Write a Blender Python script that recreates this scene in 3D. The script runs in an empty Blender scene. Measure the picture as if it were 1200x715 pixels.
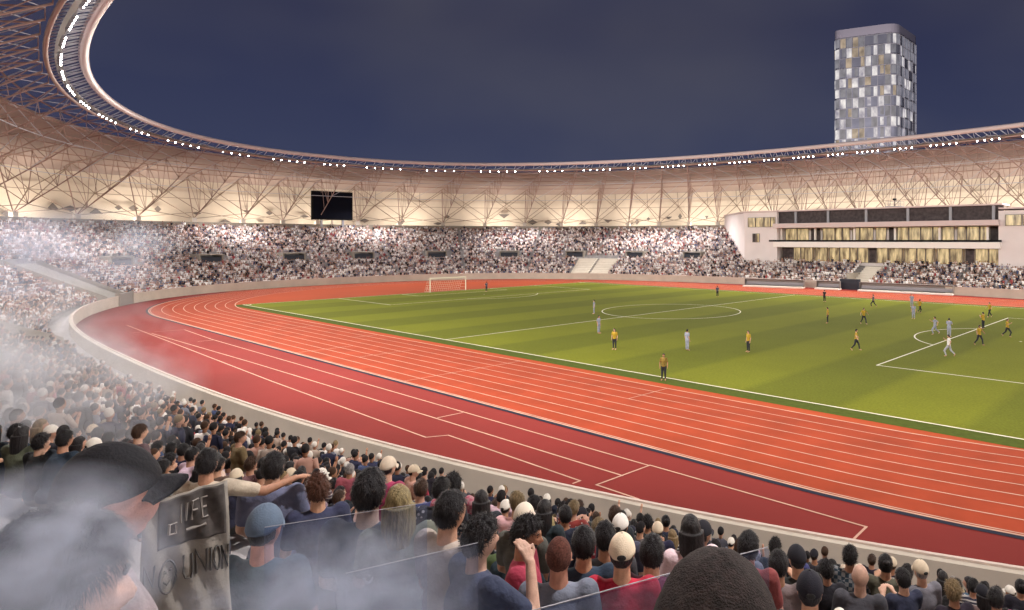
import bpy, bmesh, math, random
import numpy as np
from mathutils import Vector, Matrix, Euler
random.seed(7); rng = np.random.default_rng(7)
rad = math.radians
SC = bpy.context.scene
COL = SC.collection

# ------------------------------------------------------------------ camera, sky, exposure
CX, CY, CZ = 55.8248, -69.5478, 9.4227
YAW = 2.2803
FPX, U0, V0 = 785.93, 760.34, 281.32           # focal length and principal point on the 1200 x 715 photograph
camd = bpy.data.cameras.new('camera'); cam = bpy.data.objects.new('camera', camd); COL.objects.link(cam)
cam.location = (CX, CY, CZ); cam.rotation_euler = (rad(90), 0, YAW - rad(90))
camd.sensor_width = 36; camd.lens = 36*FPX/1200
camd.shift_x = -(U0-600)/1200; camd.shift_y = -(357.5-V0)/1200
camd.clip_start = 0.05; camd.clip_end = 5000
SC.camera = cam
SC.view_settings.view_transform = 'Standard'; SC.view_settings.look = 'None'
SC.view_settings.exposure = 0.0; SC.view_settings.gamma = 1.0; SC.view_settings.use_curve_mapping = False
SC.cycles.max_bounces = 6; SC.cycles.diffuse_bounces = 3; SC.cycles.transparent_max_bounces = 12
SC.cycles.volume_bounces = 1; SC.cycles.caustics_reflective = False; SC.cycles.caustics_refractive = False
SC.cycles.sample_clamp_indirect = 4.0

W = bpy.data.worlds.new("World"); SC.world = W; W.use_nodes = True
wt = W.node_tree; wt.nodes.clear()
wo = wt.nodes.new('ShaderNodeOutputWorld'); wb = wt.nodes.new('ShaderNodeBackground')
tc = wt.nodes.new('ShaderNodeTexCoord'); nz = wt.nodes.new('ShaderNodeTexNoise'); nz.inputs['Scale'].default_value = 2.2
nz.inputs['Detail'].default_value = 3.0; nz.inputs['Roughness'].default_value = 0.45
mp = wt.nodes.new('ShaderNodeMapping'); mp.inputs['Scale'].default_value = (1, 1, 1.8); mp.inputs['Location'].default_value = (2.3, .4, 0)
cr = wt.nodes.new('ShaderNodeValToRGB')
cr.color_ramp.elements[0].position = .36; cr.color_ramp.elements[0].color = (.027, .031, .074, 1)
cr.color_ramp.elements[1].position = .68; cr.color_ramp.elements[1].color = (.055, .056, .088, 1)
sp = wt.nodes.new('ShaderNodeSeparateXYZ')
rp = wt.nodes.new('ShaderNodeValToRGB')           # a faint glow of city light low over the horizon
rp.color_ramp.elements[0].position = .0; rp.color_ramp.elements[0].color = (.022, .030, .048, 1)
rp.color_ramp.elements[1].position = .30; rp.color_ramp.elements[1].color = (0, 0, 0, 1)
ad = wt.nodes.new('ShaderNodeMixRGB'); ad.blend_type = 'ADD'; ad.inputs[0].default_value = 1
wt.links.new(tc.outputs['Generated'], mp.inputs[0]); wt.links.new(mp.outputs[0], nz.inputs['Vector'])
wt.links.new(nz.outputs['Fac'], cr.inputs[0]); wt.links.new(tc.outputs['Generated'], sp.inputs[0])
wt.links.new(sp.outputs['Z'], rp.inputs[0]); wt.links.new(cr.outputs[0], ad.inputs[1]); wt.links.new(rp.outputs[0], ad.inputs[2])
wt.links.new(ad.outputs[0], wb.inputs[0]); wb.inputs[1].default_value = 1.0; wt.links.new(wb.outputs[0], wo.inputs[0])

FLOOD_W = 24000.0         # each floodlight bank
FLOOD_COL = (1.0, .93, .84)
UPLIGHT_W = 1250.0        # each warm uplight washing the roof
UP_COL = (1.0, .86, .72)
STAND_FILL_W = 4600.0          # added fill lights under the roof that brighten the seats

# ------------------------------------------------------------------ plan of the stadium
def se(t, a, b, n, yc):
    c, s = np.cos(t), np.sin(t)
    return np.stack([a*np.sign(c)*abs(c)**(2/n), yc+b*np.sign(s)*abs(s)**(2/n)], 1)
_P = se(np.linspace(0, 2*np.pi, 14401), 87, 55, 2.5, -3.0)
_s = np.r_[0, np.cumsum(np.linalg.norm(np.diff(_P, axis=0), axis=1))]
LEN = _s[-1]; NP_ = 4000
_ss = np.linspace(0, LEN, NP_+1)
BP = np.stack([np.interp(_ss, _s, _P[:, 0]), np.interp(_ss, _s, _P[:, 1])], 1)[:-1]
_tg = np.roll(BP, -1, 0)-np.roll(BP, 1, 0); _tg /= np.linalg.norm(_tg, axis=1)[:, None]
BN = np.stack([_tg[:, 1], -_tg[:, 0]], 1)
def bowl(arc, d):                                  # arc in metres along the wall, d metres outward
    x = (arc % LEN)/LEN*NP_; i = int(x) % NP_; j = (i+1) % NP_; a = x-int(x)
    p = BP[i]*(1-a)+BP[j]*a; n = BN[i]*(1-a)+BN[j]*a; n = n/np.linalg.norm(n)
    return p+n*d
def bnorm(arc):
    i = int((arc % LEN)/LEN*NP_) % NP_
    return BN[i]
_RT = np.linspace(0, 2*np.pi, 7201); _RG = se(_RT, 96.5, 56.1, 2.17, -1.6)
_ra = np.unwrap(np.arctan2(_RG[:, 1]+1.6, _RG[:, 0]))
RZ, EZ = 28.1, 23.6
def ringat(q):
    th = math.atan2(q[1]+1.6, q[0]) % (2*math.pi)
    return np.array([np.interp(th, _ra, _RG[:, 0]), np.interp(th, _ra, _RG[:, 1])])
def roof(arc, s, dz=0):                            # s=0 inner ring, s=1 outer eave
    o = bowl(arc, 32); g = ringat(o)
    p = g*(1-s)+o*s
    return Vector((p[0], p[1], RZ*(1-s)+EZ*s+dz))
def bdist(x, y):                                   # outward distance d of a point, and its arc
    q = np.array([x, y]); k = int(((BP-q)**2).sum(1).argmin())
    return float((q-BP[k])@BN[k]), k*LEN/NP_
ROW0, DR, RISE, Z0, NROW = 2.3, .85, .385, .45, 31
def tread(i): return ROW0+DR*i, Z0+RISE*i
F2 = np.array([math.cos(YAW), math.sin(YAW)]); R2 = np.array([math.sin(YAW), -math.cos(YAW)])
def project(x, y, z):
    dx, dy = x-CX, y-CY
    zz = dx*F2[0]+dy*F2[1]; xx = dx*R2[0]+dy*R2[1]
    zz = np.where(np.abs(zz) < 1e-3, 1e-3, zz)
    return U0+FPX*xx/zz, V0-FPX*(z-CZ)/zz, zz

# ------------------------------------------------------------------ helpers
def tag(o, label=None, cat=None, group=None, kind=None):
    if label: o['label'] = label
    if cat: o['category'] = cat
    if group: o['group'] = group
    if kind: o['kind'] = kind
    return o
def empty(name, loc=(0, 0, 0), rz=0, **k):
    o = bpy.data.objects.new(name, None); COL.objects.link(o); o.location = loc; o.rotation_euler = (0, 0, rz)
    o.empty_display_size = .3
    return tag(o, **k)
class MB:
    def __init__(s): s.v = []; s.f = []; s.m = []
    def add(s, vs, fs, m=0):
        n = len(s.v); s.v += [tuple(map(float, q)) for q in vs]; s.f += [tuple(i+n for i in q) for q in fs]; s.m += [m]*len(fs)
    def box(s, c, size, rz=0, m=0):
        hx, hy, hz = size[0]/2, size[1]/2, size[2]/2; ca, sa = math.cos(rz), math.sin(rz)
        vs = [(c[0]+x*ca-y*sa, c[1]+x*sa+y*ca, c[2]+z) for z in (-hz, hz) for x, y in ((-hx, -hy), (hx, -hy), (hx, hy), (-hx, hy))]
        s.add(vs, [(3, 2, 1, 0), (4, 5, 6, 7), (0, 1, 5, 4), (1, 2, 6, 5), (2, 3, 7, 6), (3, 0, 4, 7)], m)
    def tube(s, a, b, r, n=6, m=0, r2=None):
        a, b = Vector(a), Vector(b); d = b-a
        if d.length < 1e-6: return
        d.normalize(); x = d.orthogonal().normalized(); y = d.cross(x); r2 = r if r2 is None else r2
        vs = [a+(x*math.cos(2*math.pi*k/n)+y*math.sin(2*math.pi*k/n))*r for k in range(n)]
        vs += [b+(x*math.cos(2*math.pi*k/n)+y*math.sin(2*math.pi*k/n))*r2 for k in range(n)]
        s.add(vs, [(k, (k+1) % n, n+(k+1) % n, n+k) for k in range(n)]+[tuple(range(n-1, -1, -1)), tuple(range(n, 2*n))], m)
    def loop_tube(s, pts, r, n=8, closed=True, m=0):
        N = len(pts); pts = [Vector(p) for p in pts]; base = len(s.v); vs = []
        for i, p in enumerate(pts):
            a = pts[(i-1) % N] if closed or i > 0 else p; b = pts[(i+1) % N] if closed or i < N-1 else p
            d = (b-a).normalized(); x = d.cross(Vector((0, 0, 1))).normalized(); y = x.cross(d)
            vs += [p+(x*math.cos(2*math.pi*k/n)+y*math.sin(2*math.pi*k/n))*r for k in range(n)]
        fs = []
        for i in range(N if closed else N-1):
            j = (i+1) % N
            fs += [(i*n+k, i*n+(k+1) % n, j*n+(k+1) % n, j*n+k) for k in range(n)]
        s.add(vs, fs, m)
    def sphere(s, c, r, n=8, k=6, m=0):
        r = (r, r, r) if not hasattr(r, '__len__') else r
        vs = [(c[0], c[1], c[2]+r[2])]
        for j in range(1, k):
            t = math.pi*j/k
            vs += [(c[0]+r[0]*math.sin(t)*math.cos(2*math.pi*i/n), c[1]+r[1]*math.sin(t)*math.sin(2*math.pi*i/n), c[2]+r[2]*math.cos(t)) for i in range(n)]
        vs.append((c[0], c[1], c[2]-r[2])); L = len(vs)-1
        fs = [(0, 1+i, 1+(i+1) % n) for i in range(n)]
        for j in range(k-2): fs += [(1+j*n+i, 1+(j+1)*n+i, 1+(j+1)*n+(i+1) % n, 1+j*n+(i+1) % n) for i in range(n)]
        fs += [(L, 1+(k-2)*n+(i+1) % n, 1+(k-2)*n+i) for i in range(n)]
        s.add(vs, fs, m)
    def capsule(s, a, ra, b, rb, n=12):
        s.sphere(a, ra, n, 8); s.sphere(b, rb, n, 8); s.tube(a, b, ra*.995, n, 0, rb*.995)
    def mesh(s, name, mats=(), smooth=False):
        me = bpy.data.meshes.new(name); me.from_pydata(s.v, [], s.f)
        for m in mats: me.materials.append(m)
        if len(mats) > 1: me.polygons.foreach_set('material_index', s.m)
        if smooth: me.polygons.foreach_set('use_smooth', [True]*len(me.polygons))
        me.update(); return me
    def build(s, name, mats, parent=None, smooth=False, loc=None):
        mats = mats if isinstance(mats, (list, tuple)) else (mats,)
        o = bpy.data.objects.new(name, s.mesh(name, mats, smooth)); COL.objects.link(o)
        if parent: o.parent = parent
        if loc is not None: o.location = loc
        return o
def bevel(o, w, seg=2):
    m = o.modifiers.new('bevel', 'BEVEL'); m.width = w; m.segments = seg; m.limit_method = 'ANGLE'; return o

# ------------------------------------------------------------------ materials
def mat(name, col, rough=.7, metal=0, noise=0, nscale=5, col2=None, bump=0, bscale=30, spec=.4, coords='Object', emis=None, estr=0):
    m = bpy.data.materials.new(name); m.use_nodes = True; nt = m.node_tree; b = nt.nodes['Principled BSDF']
    b.inputs['Base Color'].default_value = (*col, 1); b.inputs['Roughness'].default_value = rough
    b.inputs['Metallic'].default_value = metal; b.inputs['Specular IOR Level'].default_value = spec
    if noise or bump: t = nt.nodes.new('ShaderNodeTexCoord')
    if noise:
        n = nt.nodes.new('ShaderNodeTexNoise'); n.inputs['Scale'].default_value = nscale; n.inputs['Detail'].default_value = 6
        nt.links.new(t.outputs[coords], n.inputs['Vector'])
        r = nt.nodes.new('ShaderNodeValToRGB'); r.color_ramp.elements[0].position = .3; r.color_ramp.elements[1].position = .7
        c2 = col2 or tuple(c*(1-noise) for c in col)
        r.color_ramp.elements[0].color = (*c2, 1); r.color_ramp.elements[1].color = (*col, 1)
        nt.links.new(n.outputs['Fac'], r.inputs[0]); nt.links.new(r.outputs[0], b.inputs['Base Color'])
    if bump:
        n2 = nt.nodes.new('ShaderNodeTexNoise'); n2.inputs['Scale'].default_value = bscale; n2.inputs['Detail'].default_value = 4
        nt.links.new(t.outputs[coords], n2.inputs['Vector'])
        bp_ = nt.nodes.new('ShaderNodeBump'); bp_.inputs['Strength'].default_value = bump; bp_.inputs['Distance'].default_value = .02
        nt.links.new(n2.outputs['Fac'], bp_.inputs['Height']); nt.links.new(bp_.outputs[0], b.inputs['Normal'])
    if emis: b.inputs['Emission Color'].default_value = (*emis, 1); b.inputs['Emission Strength'].default_value = estr
    return m
def omat(name, rough=.8, mul=.25, nscale=14, bump=.3, bscale=60, stretch=(1, 1, 1), sheen=0):
    """colour from the object's own colour, broken up by folds and wear"""
    m = bpy.data.materials.new(name); m.use_nodes = True; nt = m.node_tree; b = nt.nodes['Principled BSDF']
    b.inputs['Roughness'].default_value = rough; b.inputs['Specular IOR Level'].default_value = .3
    oi = nt.nodes.new('ShaderNodeObjectInfo'); t = nt.nodes.new('ShaderNodeTexCoord'); mp = nt.nodes.new('ShaderNodeMapping')
    mp.inputs['Scale'].default_value = stretch; nt.links.new(t.outputs['Object'], mp.inputs[0])
    n = nt.nodes.new('ShaderNodeTexNoise'); n.inputs['Scale'].default_value = nscale; n.inputs['Detail'].default_value = 5
    nt.links.new(mp.outputs[0], n.inputs['Vector'])
    mr = nt.nodes.new('ShaderNodeMapRange'); mr.inputs[1].default_value = .3; mr.inputs[2].default_value = .7
    mr.inputs[3].default_value = 1-mul; mr.inputs[4].default_value = 1+mul; nt.links.new(n.outputs['Fac'], mr.inputs[0])
    mx = nt.nodes.new('ShaderNodeVectorMath'); mx.operation = 'SCALE'
    nt.links.new(oi.outputs['Color'], mx.inputs[0]); nt.links.new(mr.outputs[0], mx.inputs['Scale']); nt.links.new(mx.outputs[0], b.inputs['Base Color'])
    n2 = nt.nodes.new('ShaderNodeTexNoise'); n2.inputs['Scale'].default_value = bscale; n2.inputs['Detail'].default_value = 3
    nt.links.new(mp.outputs[0], n2.inputs['Vector'])
    bp_ = nt.nodes.new('ShaderNodeBump'); bp_.inputs['Strength'].default_value = bump; bp_.inputs['Distance'].default_value = .02
    nt.links.new(n2.outputs['Fac'], bp_.inputs['Height']); nt.links.new(bp_.outputs[0], b.inputs['Normal'])
    return m
M = {}
M['concrete'] = mat('concrete', (.34, .30, .25), .85, noise=.25, nscale=.6, bump=.2, bscale=8)
M['concrete_wall'] = mat('wall concrete', (.56, .50, .42), .8, noise=.18, nscale=.5, bump=.1, bscale=6)
M['tread'] = mat('stand concrete', (.40, .38, .38), .85, noise=.3, nscale=.8)
M['step_white'] = mat('pale seat steps', (.70, .64, .56), .7, noise=.08, nscale=1)
M['coping'] = mat('coping', (.58, .48, .42), .7)
M['ground'] = mat('ground', (.05, .05, .05), .95, noise=.4, nscale=.05)
M['lane'] = mat('lane rubber', (.262, .037, .012), .9, noise=.24, nscale=.45, bump=.15, bscale=90, spec=.12)
M['apron'] = mat('apron rubber', (.180, .021, .018), .9, noise=.26, nscale=.09, bump=.15, bscale=90, spec=.1)
M['dzone'] = mat('dzone rubber', (.305, .048, .013), .9, noise=.12, nscale=.1, spec=.1)
M['line'] = mat('line paint', (.62, .58, .46), .8)
M['lane_line'] = mat('lane line paint', (.46, .27, .20), .8, noise=.3, nscale=1.2)
M['kerb_blue'] = mat('blue kerb', (.009, .010, .022), .8, spec=.1)
M['steel_pink'] = mat('painted roof steel', (.44, .30, .26), .6, noise=.15, nscale=.5)
M['steel_ring'] = mat('ring steel', (.62, .50, .50), .5)
M['steel_brown'] = mat('brown lattice steel', (.33, .25, .19), .6)
M['steel_pale'] = mat('pale grey bracing', (.50, .51, .58), .5)
M['steel_grey'] = mat('grey steel', (.28, .28, .31), .5, metal=.3)
M['fabric_roof'] = mat('roof cladding', (.52, .42, .38), .75, noise=.12, nscale=.12)
M['facade'] = mat('facade membrane', (.80, .72, .61), .75, noise=.12, nscale=.35)
M['opening'] = mat('facade opening', (.16, .14, .13), .6)
M['lamp'] = mat('lamp lens', (1, 1, 1), .3, emis=(1, .96, .9), estr=80)
M['black'] = mat('black housing', (.008, .008, .009), .7, spec=.1)
M['screen'] = mat('dark screen', (.006, .007, .013), .8, spec=.05)
M['pier'] = mat('pier render', (.62, .56, .50), .7, noise=.12, nscale=1)
M['vip'] = mat('tribune render', (.76, .69, .68), .7, noise=.08, nscale=.4)
M['vip_white'] = mat('white balcony band', (.82, .77, .73), .6)
M['vip_pink'] = mat('canopy slab', (.60, .49, .48), .6)
M['darkglass'] = mat('dark glazing', (.085, .066, .07), .5, spec=.15, noise=.6, nscale=1.5)
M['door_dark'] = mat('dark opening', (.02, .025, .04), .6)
M['winframe'] = mat('window frame', (.20, .17, .14), .5)
M['gate'] = mat('gate grey', (.24, .23, .21), .6)
M['ram'] = mat('ramp concrete', (.30, .28, .25), .85, noise=.3, nscale=.5)
M['bench'] = mat('bench grey', (.20, .18, .17), .6)
M['bench_white'] = mat('bench plinth', (.75, .68, .62), .6)
M['skin'] = omat('skin', .5, .16, 24, .2, 160)
M['cloth'] = omat('cloth', .85, .28, 6, .9, 13)
M['hair'] = omat('hair', .5, .55, 80, .5, 150, (1, 1, .18))
M['capcloth'] = omat('cap cloth', .8, .12, 12, .2, 120)
M['white_eye'] = mat('eye', (.75, .72, .68), .3)

def lit_window(name, c1, c2, strength, sx):
    m = bpy.data.materials.new(name); m.use_nodes = True; nt = m.node_tree; b = nt.nodes['Principled BSDF']
    b.inputs['Base Color'].default_value = (.1, .09, .07, 1); b.inputs['Roughness'].default_value = .2
    t = nt.nodes.new('ShaderNodeTexCoord'); mp = nt.nodes.new('ShaderNodeMapping'); mp.inputs['Scale'].default_value = sx
    n = nt.nodes.new('ShaderNodeTexNoise'); n.inputs['Scale'].default_value = 1; n.inputs['Detail'].default_value = 4
    r = nt.nodes.new('ShaderNodeValToRGB'); r.color_ramp.elements[0].position = .34; r.color_ramp.elements[1].position = .66
    r.color_ramp.elements[0].color = (*c1, 1); r.color_ramp.elements[1].color = (*c2, 1)
    nt.links.new(t.outputs['Object'], mp.inputs[0]); nt.links.new(mp.outputs[0], n.inputs['Vector']); nt.links.new(n.outputs['Fac'], r.inputs[0])
    nt.links.new(r.outputs[0], b.inputs['Emission Color']); b.inputs['Emission Strength'].default_value = strength
    return m
M['lit'] = lit_window('lit room', (.10, .055, .02), (.98, .72, .36), .78, (1.6, 1.6, .35))

def grass_mat():
    m = bpy.data.materials.new('pitch grass'); m.use_nodes = True; nt = m.node_tree; b = nt.nodes['Principled BSDF']
    N = nt.nodes.new; Lk = nt.links.new
    t = N('ShaderNodeTexCoord'); s = N('ShaderNodeSeparateXYZ'); Lk(t.outputs['Object'], s.inputs[0])
    w = N('ShaderNodeMath'); w.operation = 'MULTIPLY'; w.inputs[1].default_value = 2*math.pi/13.125; Lk(s.outputs['X'], w.inputs[0])
    sn = N('ShaderNodeMath'); sn.operation = 'SINE'; Lk(w.outputs[0], sn.inputs[0])
    st = N('ShaderNodeMapRange'); st.inputs[1].default_value = -.2; st.inputs[2].default_value = .2; Lk(sn.outputs[0], st.inputs[0])
    mx = N('ShaderNodeMixRGB'); mx.inputs[1].default_value = (.094, .104, .010, 1); mx.inputs[2].default_value = (.122, .131, .011, 1); Lk(st.outputs[0], mx.inputs[0])
    n = N('ShaderNodeTexNoise'); n.inputs['Scale'].default_value = .12; n.inputs['Detail'].default_value = 9; n.inputs['Roughness'].default_value = .7; Lk(t.outputs['Object'], n.inputs['Vector'])
    mr = N('ShaderNodeMapRange'); mr.inputs[1].default_value = .3; mr.inputs[2].default_value = .7; mr.inputs[3].default_value = .92; mr.inputs[4].default_value = 1.08; Lk(n.outputs['Fac'], mr.inputs[0])
    n2 = N('ShaderNodeTexNoise'); n2.inputs['Scale'].default_value = 7; n2.inputs['Detail'].default_value = 4; Lk(t.outputs['Object'], n2.inputs['Vector'])
    mr2 = N('ShaderNodeMapRange'); mr2.inputs[1].default_value = .3; mr2.inputs[2].default_value = .7; mr2.inputs[3].default_value = .85; mr2.inputs[4].default_value = 1.15; Lk(n2.outputs['Fac'], mr2.inputs[0])
    mu = N('ShaderNodeMath'); mu.operation = 'MULTIPLY'; Lk(mr.outputs[0], mu.inputs[0]); Lk(mr2.outputs[0], mu.inputs[1])
    v = N('ShaderNodeVectorMath'); v.operation = 'SCALE'; Lk(mx.outputs[0], v.inputs[0]); Lk(mu.outputs[0], v.inputs['Scale'])
    Lk(v.outputs[0], b.inputs['Base Color']); b.inputs['Roughness'].default_value = .95; b.inputs['Specular IOR Level'].default_value = .05
    bu = N('ShaderNodeBump'); bu.inputs['Strength'].default_value = .4; bu.inputs['Distance'].default_value = .05; Lk(n2.outputs['Fac'], bu.inputs['Height']); Lk(bu.outputs[0], b.inputs['Normal'])
    return m
M['grass'] = grass_mat()

M['margin'] = mat('margin grass', (.060, .078, .011), .95, noise=.3, nscale=3, bump=.3, bscale=20, spec=.05)

# ------------------------------------------------------------------ ground, pitch and track
def struct(o): o['kind'] = 'structure'; return o
g = MB(); g.add([(-2500, -2500, -.02), (2500, -2500, -.02), (2500, 2500, -.02), (-2500, 2500, -.02)], [(0, 1, 2, 3)])
struct(g.build('ground', M['ground']))
def stadium_loop(r, n=64, cx=42.2):
    pts = [(cx+r*math.cos(a), r*math.sin(a)) for a in np.linspace(-math.pi/2, math.pi/2, n)]
    return pts+[(-cx+r*math.cos(a), r*math.sin(a)) for a in np.linspace(math.pi/2, 3*math.pi/2, n)]
def strip(name, A, B, z, m, closed=True):
    b = MB(); N = len(A); b.v = [(*p, z) for p in A]+[(*p, z) for p in B]
    b.f = [(i, (i+1) % N, N+(i+1) % N, N+i) for i in range(N if closed else N-1)]; b.m = [0]*len(b.f)
    return b.build(name, m)
out = [tuple(bowl(LEN*k/400, 0.0)) for k in range(400)]
ap = MB(); ap.v = [(*p, .0) for p in out]; ap.f = [tuple(range(400))]; ap.m = [0]; struct(ap.build('track_apron', M['apron']))
dz = MB(); lp = stadium_loop(36.5); dz.v = [(*p, .004) for p in lp]; dz.f = [tuple(range(len(lp)))]; dz.m = [0]; struct(dz.build('track_infield', M['dzone']))
struct(strip('running_track', stadium_loop(36.5), stadium_loop(46.4), .004, M['lane']))
fa = MB()   # far and end apron outside the lanes: the light there is put into a brighter colour
AL = stadium_loop(46.7, 96)
farA, farB = [], []
for p in AL:
    if p[1] > -22 or (p[0] < -80 and p[1] > -30):
        q = np.array(p); d, arc = bdist(*q); farA.append(p); farB.append(tuple(bowl(arc, -.02)))
struct(strip('far_apron', farA, farB, .006, M['dzone'], closed=False))
gx = 52.5+.6
gr = MB(); c = []
for (x0, y0, a0) in ((53.0-.01, 35.6, 0),): pass
pts = [(-53.1, -34.6), (-51.0, -35.6), (51.0, -35.6), (53.1, -34.6), (53.1, 34.6), (51.0, 35.6), (-51.0, 35.6), (-53.1, 34.6)]
gr.v = [(*p, .010) for p in pts]; gr.f = [tuple(range(8))]; gr.m = [0]; struct(gr.build('pitch_margin', M['margin']))
g2 = MB(); g2.add([(-52.56, -34.06, .0125), (52.56, -34.06, .0125), (52.56, 34.06, .0125), (-52.56, 34.06, .0125)], [(0, 1, 2, 3)]); struct(g2.build('pitch', M['grass']))
def ribbon(mb, pts, w, z, closed=False):
    pts = [Vector((p[0], p[1], 0)) for p in pts]; N = len(pts); L_, R_ = [], []
    for i, p in enumerate(pts):
        a = pts[(i-1) % N] if closed or i > 0 else p; b = pts[(i+1) % N] if closed or i < N-1 else p
        t1 = (p-a).normalized() if (p-a).length > 1e-6 else (b-p).normalized(); t2 = (b-p).normalized() if (b-p).length > 1e-6 else t1
        d = (t1+t2).normalized(); n = Vector((-d.y, d.x, 0)); k = 1/max(.35, n.dot(Vector((-t1.y, t1.x, 0))))
        L_.append(p+n*w/2*k); R_.append(p-n*w/2*k)
    vs = [(q.x, q.y, z) for q in L_]+[(q.x, q.y, z) for q in R_]
    mb.add(vs, [(i, (i+1) % N, N+(i+1) % N, N+i) for i in range(N if closed else N-1)])
pl = MB(); Z = .015; LW = .13
ribbon(pl, [(-52.5, -34), (52.5, -34), (52.5, 34), (-52.5, 34)], LW, Z, True)
z2 = .0165
ribbon(pl, [(0, -33.93), (0, 33.93)], LW, z2)
circ = lambda cx, cy, r, a0=0, a1=2*math.pi, n=72: [(cx+r*math.cos(a), cy+r*math.sin(a)) for a in np.linspace(a0, a1, n)]
ribbon(pl, circ(0, 0, 9.15)[:-1], LW, .018, True)
for s in (-1, 1):
    ribbon(pl, [(s*52.43, -20.16), (s*36, -20.16), (s*36, 20.16), (s*52.43, 20.16)], LW, z2)
    ribbon(pl, [(s*52.43, -9.16), (s*47, -9.16), (s*47, 9.16), (s*52.43, 9.16)], LW, z2)
    a = math.acos(5.5/9.15)
    ribbon(pl, [(s*(41.5-(x-0)), y) for x, y in circ(0, 0, 9.15, -a+.01, a-.01, 30)], LW, .018)
    pl.add([(s*41.5+.12*math.cos(t), .12*math.sin(t), .018) for t in np.linspace(0, 2*math.pi, 13)[:-1]], [tuple(range(12))])
for x in (-52.5, 52.5):
    for y in (-34, 34):
        a0 = math.atan2(-y, -x); q = {(-1, -1): 0, (1, -1): math.pi/2, (1, 1): math.pi, (-1, 1): -math.pi/2}[(int(np.sign(x)), int(np.sign(y)))]
        ribbon(pl, circ(x, y, 1, q+.07, q+math.pi/2-.07, 10), LW, .018)
struct(pl.build('pitch_markings', M['line']))
tl = MB()
for k in range(9): ribbon(tl, stadium_loop(36.5+1.22*k), .075 if k else .12, .012, True)
for x, y0, y1 in ((14.3, -36.5, -46.26), (-3, -41.4, -46.26), (-8, -36.5, -39), (29, -36.5, -40.2), (3, -38.9, -43.8), (-20, -37.7, -42.6)):
    ribbon(tl, [(x, y0), (x, y1)], .06, .0145)
struct(tl.build('lane_markings', M['lane_line']))
kb = MB(); ribbon(kb, stadium_loop(46.62), .26, .012, True)
struct(strip('blue_kerb', stadium_loop(46.50), stadium_loop(46.76), .014, M['kerb_blue']))
struct(strip('kerb_line', stadium_loop(46.38), stadium_loop(46.49), .016, M['lane_line']))
am = MB(); w = .085; za = .009
for pth in ([(-36.3, -50.9), (7.6, -52.0), (26.9, -52.2), (27.4, -51.3), (36.7, -51.4), (36.7, -51.8)],
            [(-26.3, -50.9), (-.7, -50.3), (24.0, -50.0), (37.6, -49.9)],
            [(-27.0, -47.9), (-17.1, -48.3), (37.6, -48.3)],
            [(-16.5, -49.6), (-16.3, -48.4)], [(-27.4, -50.4), (-27.0, -47.9)], [(24.2, -49.9), (24.3, -48.4)],
            [(39.7, -51.3), (37.5, -51.3), (37.6, -48.25), (46.9, -48.2), (47.0, -49.9)], [(-28.3, -52), (-28.3, -51)]):
    ribbon(am, pth, w, za); za += .0008
struct(am.build('runway_markings', M['lane_line']))

# ------------------------------------------------------------------ the grandstand
ARCN = 360
def ringpts(d, z, n=ARCN): return [(*bowl(LEN*k/n, d), z) for k in range(n)]
def sweep(mb, prof, n=ARCN, m=0, a0=0, a1=None):
    """sweep a profile of (d, z) along the bowl"""
    full = a1 is None; K = n if full else n+1
    b = len(mb.v); P_ = len(prof)
    for k in range(K):
        arc = a0+(LEN if full else a1-a0)*k/n
        for d, z in prof: mb.v.append((*map(float, bowl(arc, d)), z))
    for k in range(n):
        j = (k+1) % K
        for i in range(P_-1):
            mb.f.append((b+k*P_+i, b+k*P_+i+1, b+j*P_+i+1, b+j*P_+i)); mb.m.append(m)
stand = empty('grandstand', label='curved single-tier concrete grandstand ringing the running track, packed with spectators', cat='grandstand')
wl = MB(); sweep(wl, [(0, -.01), (0, 1.42), (.28, 1.42), (.28, .40)]); wl.build('pitch_wall', M['concrete_wall'], stand)
cp = MB(); sweep(cp, [(-.03, 1.425), (-.03, 1.49), (.06, 1.48), (.06, 1.425)]); cp.build('coping', M['coping'], stand)
tr = MB(); prof = [(.285, .40), (ROW0-.45, .40)]
for i in range(NROW):
    d, z = tread(i); prof += [(d-.42, z), (d+.43, z)]
prof += [(28.6, tread(NROW-1)[1])]
sweep(tr, prof); tr.build('terrace_steps', M['tread'], stand)
rp_ = MB(); sweep(rp_, [(28.62, 11.9), (28.62, 13.35), (29.0, 13.35), (29.0, 12.3), (33.2, 12.3)]); rp_.build('rear_parapet', M['concrete'], stand)
ow = MB(); sweep(ow, [(33.2, 12.3), (33.2, 0)]); ow.build('outer_wall', M['concrete_wall'], stand)

VIPA0, VIPA1 = 78.0, 151.5
VOM = [157.2+13.75*k for k in range(-0, 9)]+[282.5+0*13.7, 296, 310, 324, 365, 378]
VOM = [157.2+13.75*k for k in range(9)]+[296.0, 310.0, 323.5, 362.0, 375.0]
VOM.sort(key=lambda a: -a)
for k, a in enumerate(VOM):
    p = bowl(a, 12.2); n = bnorm(a); rz = math.atan2(n[1], n[0])-math.pi/2
    v = empty('vomitory', (p[0], p[1], 0), rz, label='dark entrance tunnel halfway up the stand, %s from the left edge' % ['first', 'second', 'third', 'fourth', 'fifth', 'sixth', 'seventh', 'eighth', 'ninth', 'tenth', 'eleventh', 'twelfth', 'thirteenth', 'fourteenth'][k], cat='stand entrance', group='tunnel openings along the middle of the stand')
    b = MB(); zc = tread(11)[1]; h = 2.1
    b.box((-2.3, 1.4, zc+h/2-.4), (.3, 3.2, h)); b.box((2.3, 1.4, zc+h/2-.4), (.3, 3.2, h)); b.box((0, 1.4, zc+h-.25), (4.9, 3.3, .2)); b.build('surround', M['concrete'], v)
    b = MB(); b.box((0, .9, zc+h/2-.55), (4.28, 1.6, h-.35)); b.build('opening', M['door_dark'], v)
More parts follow.
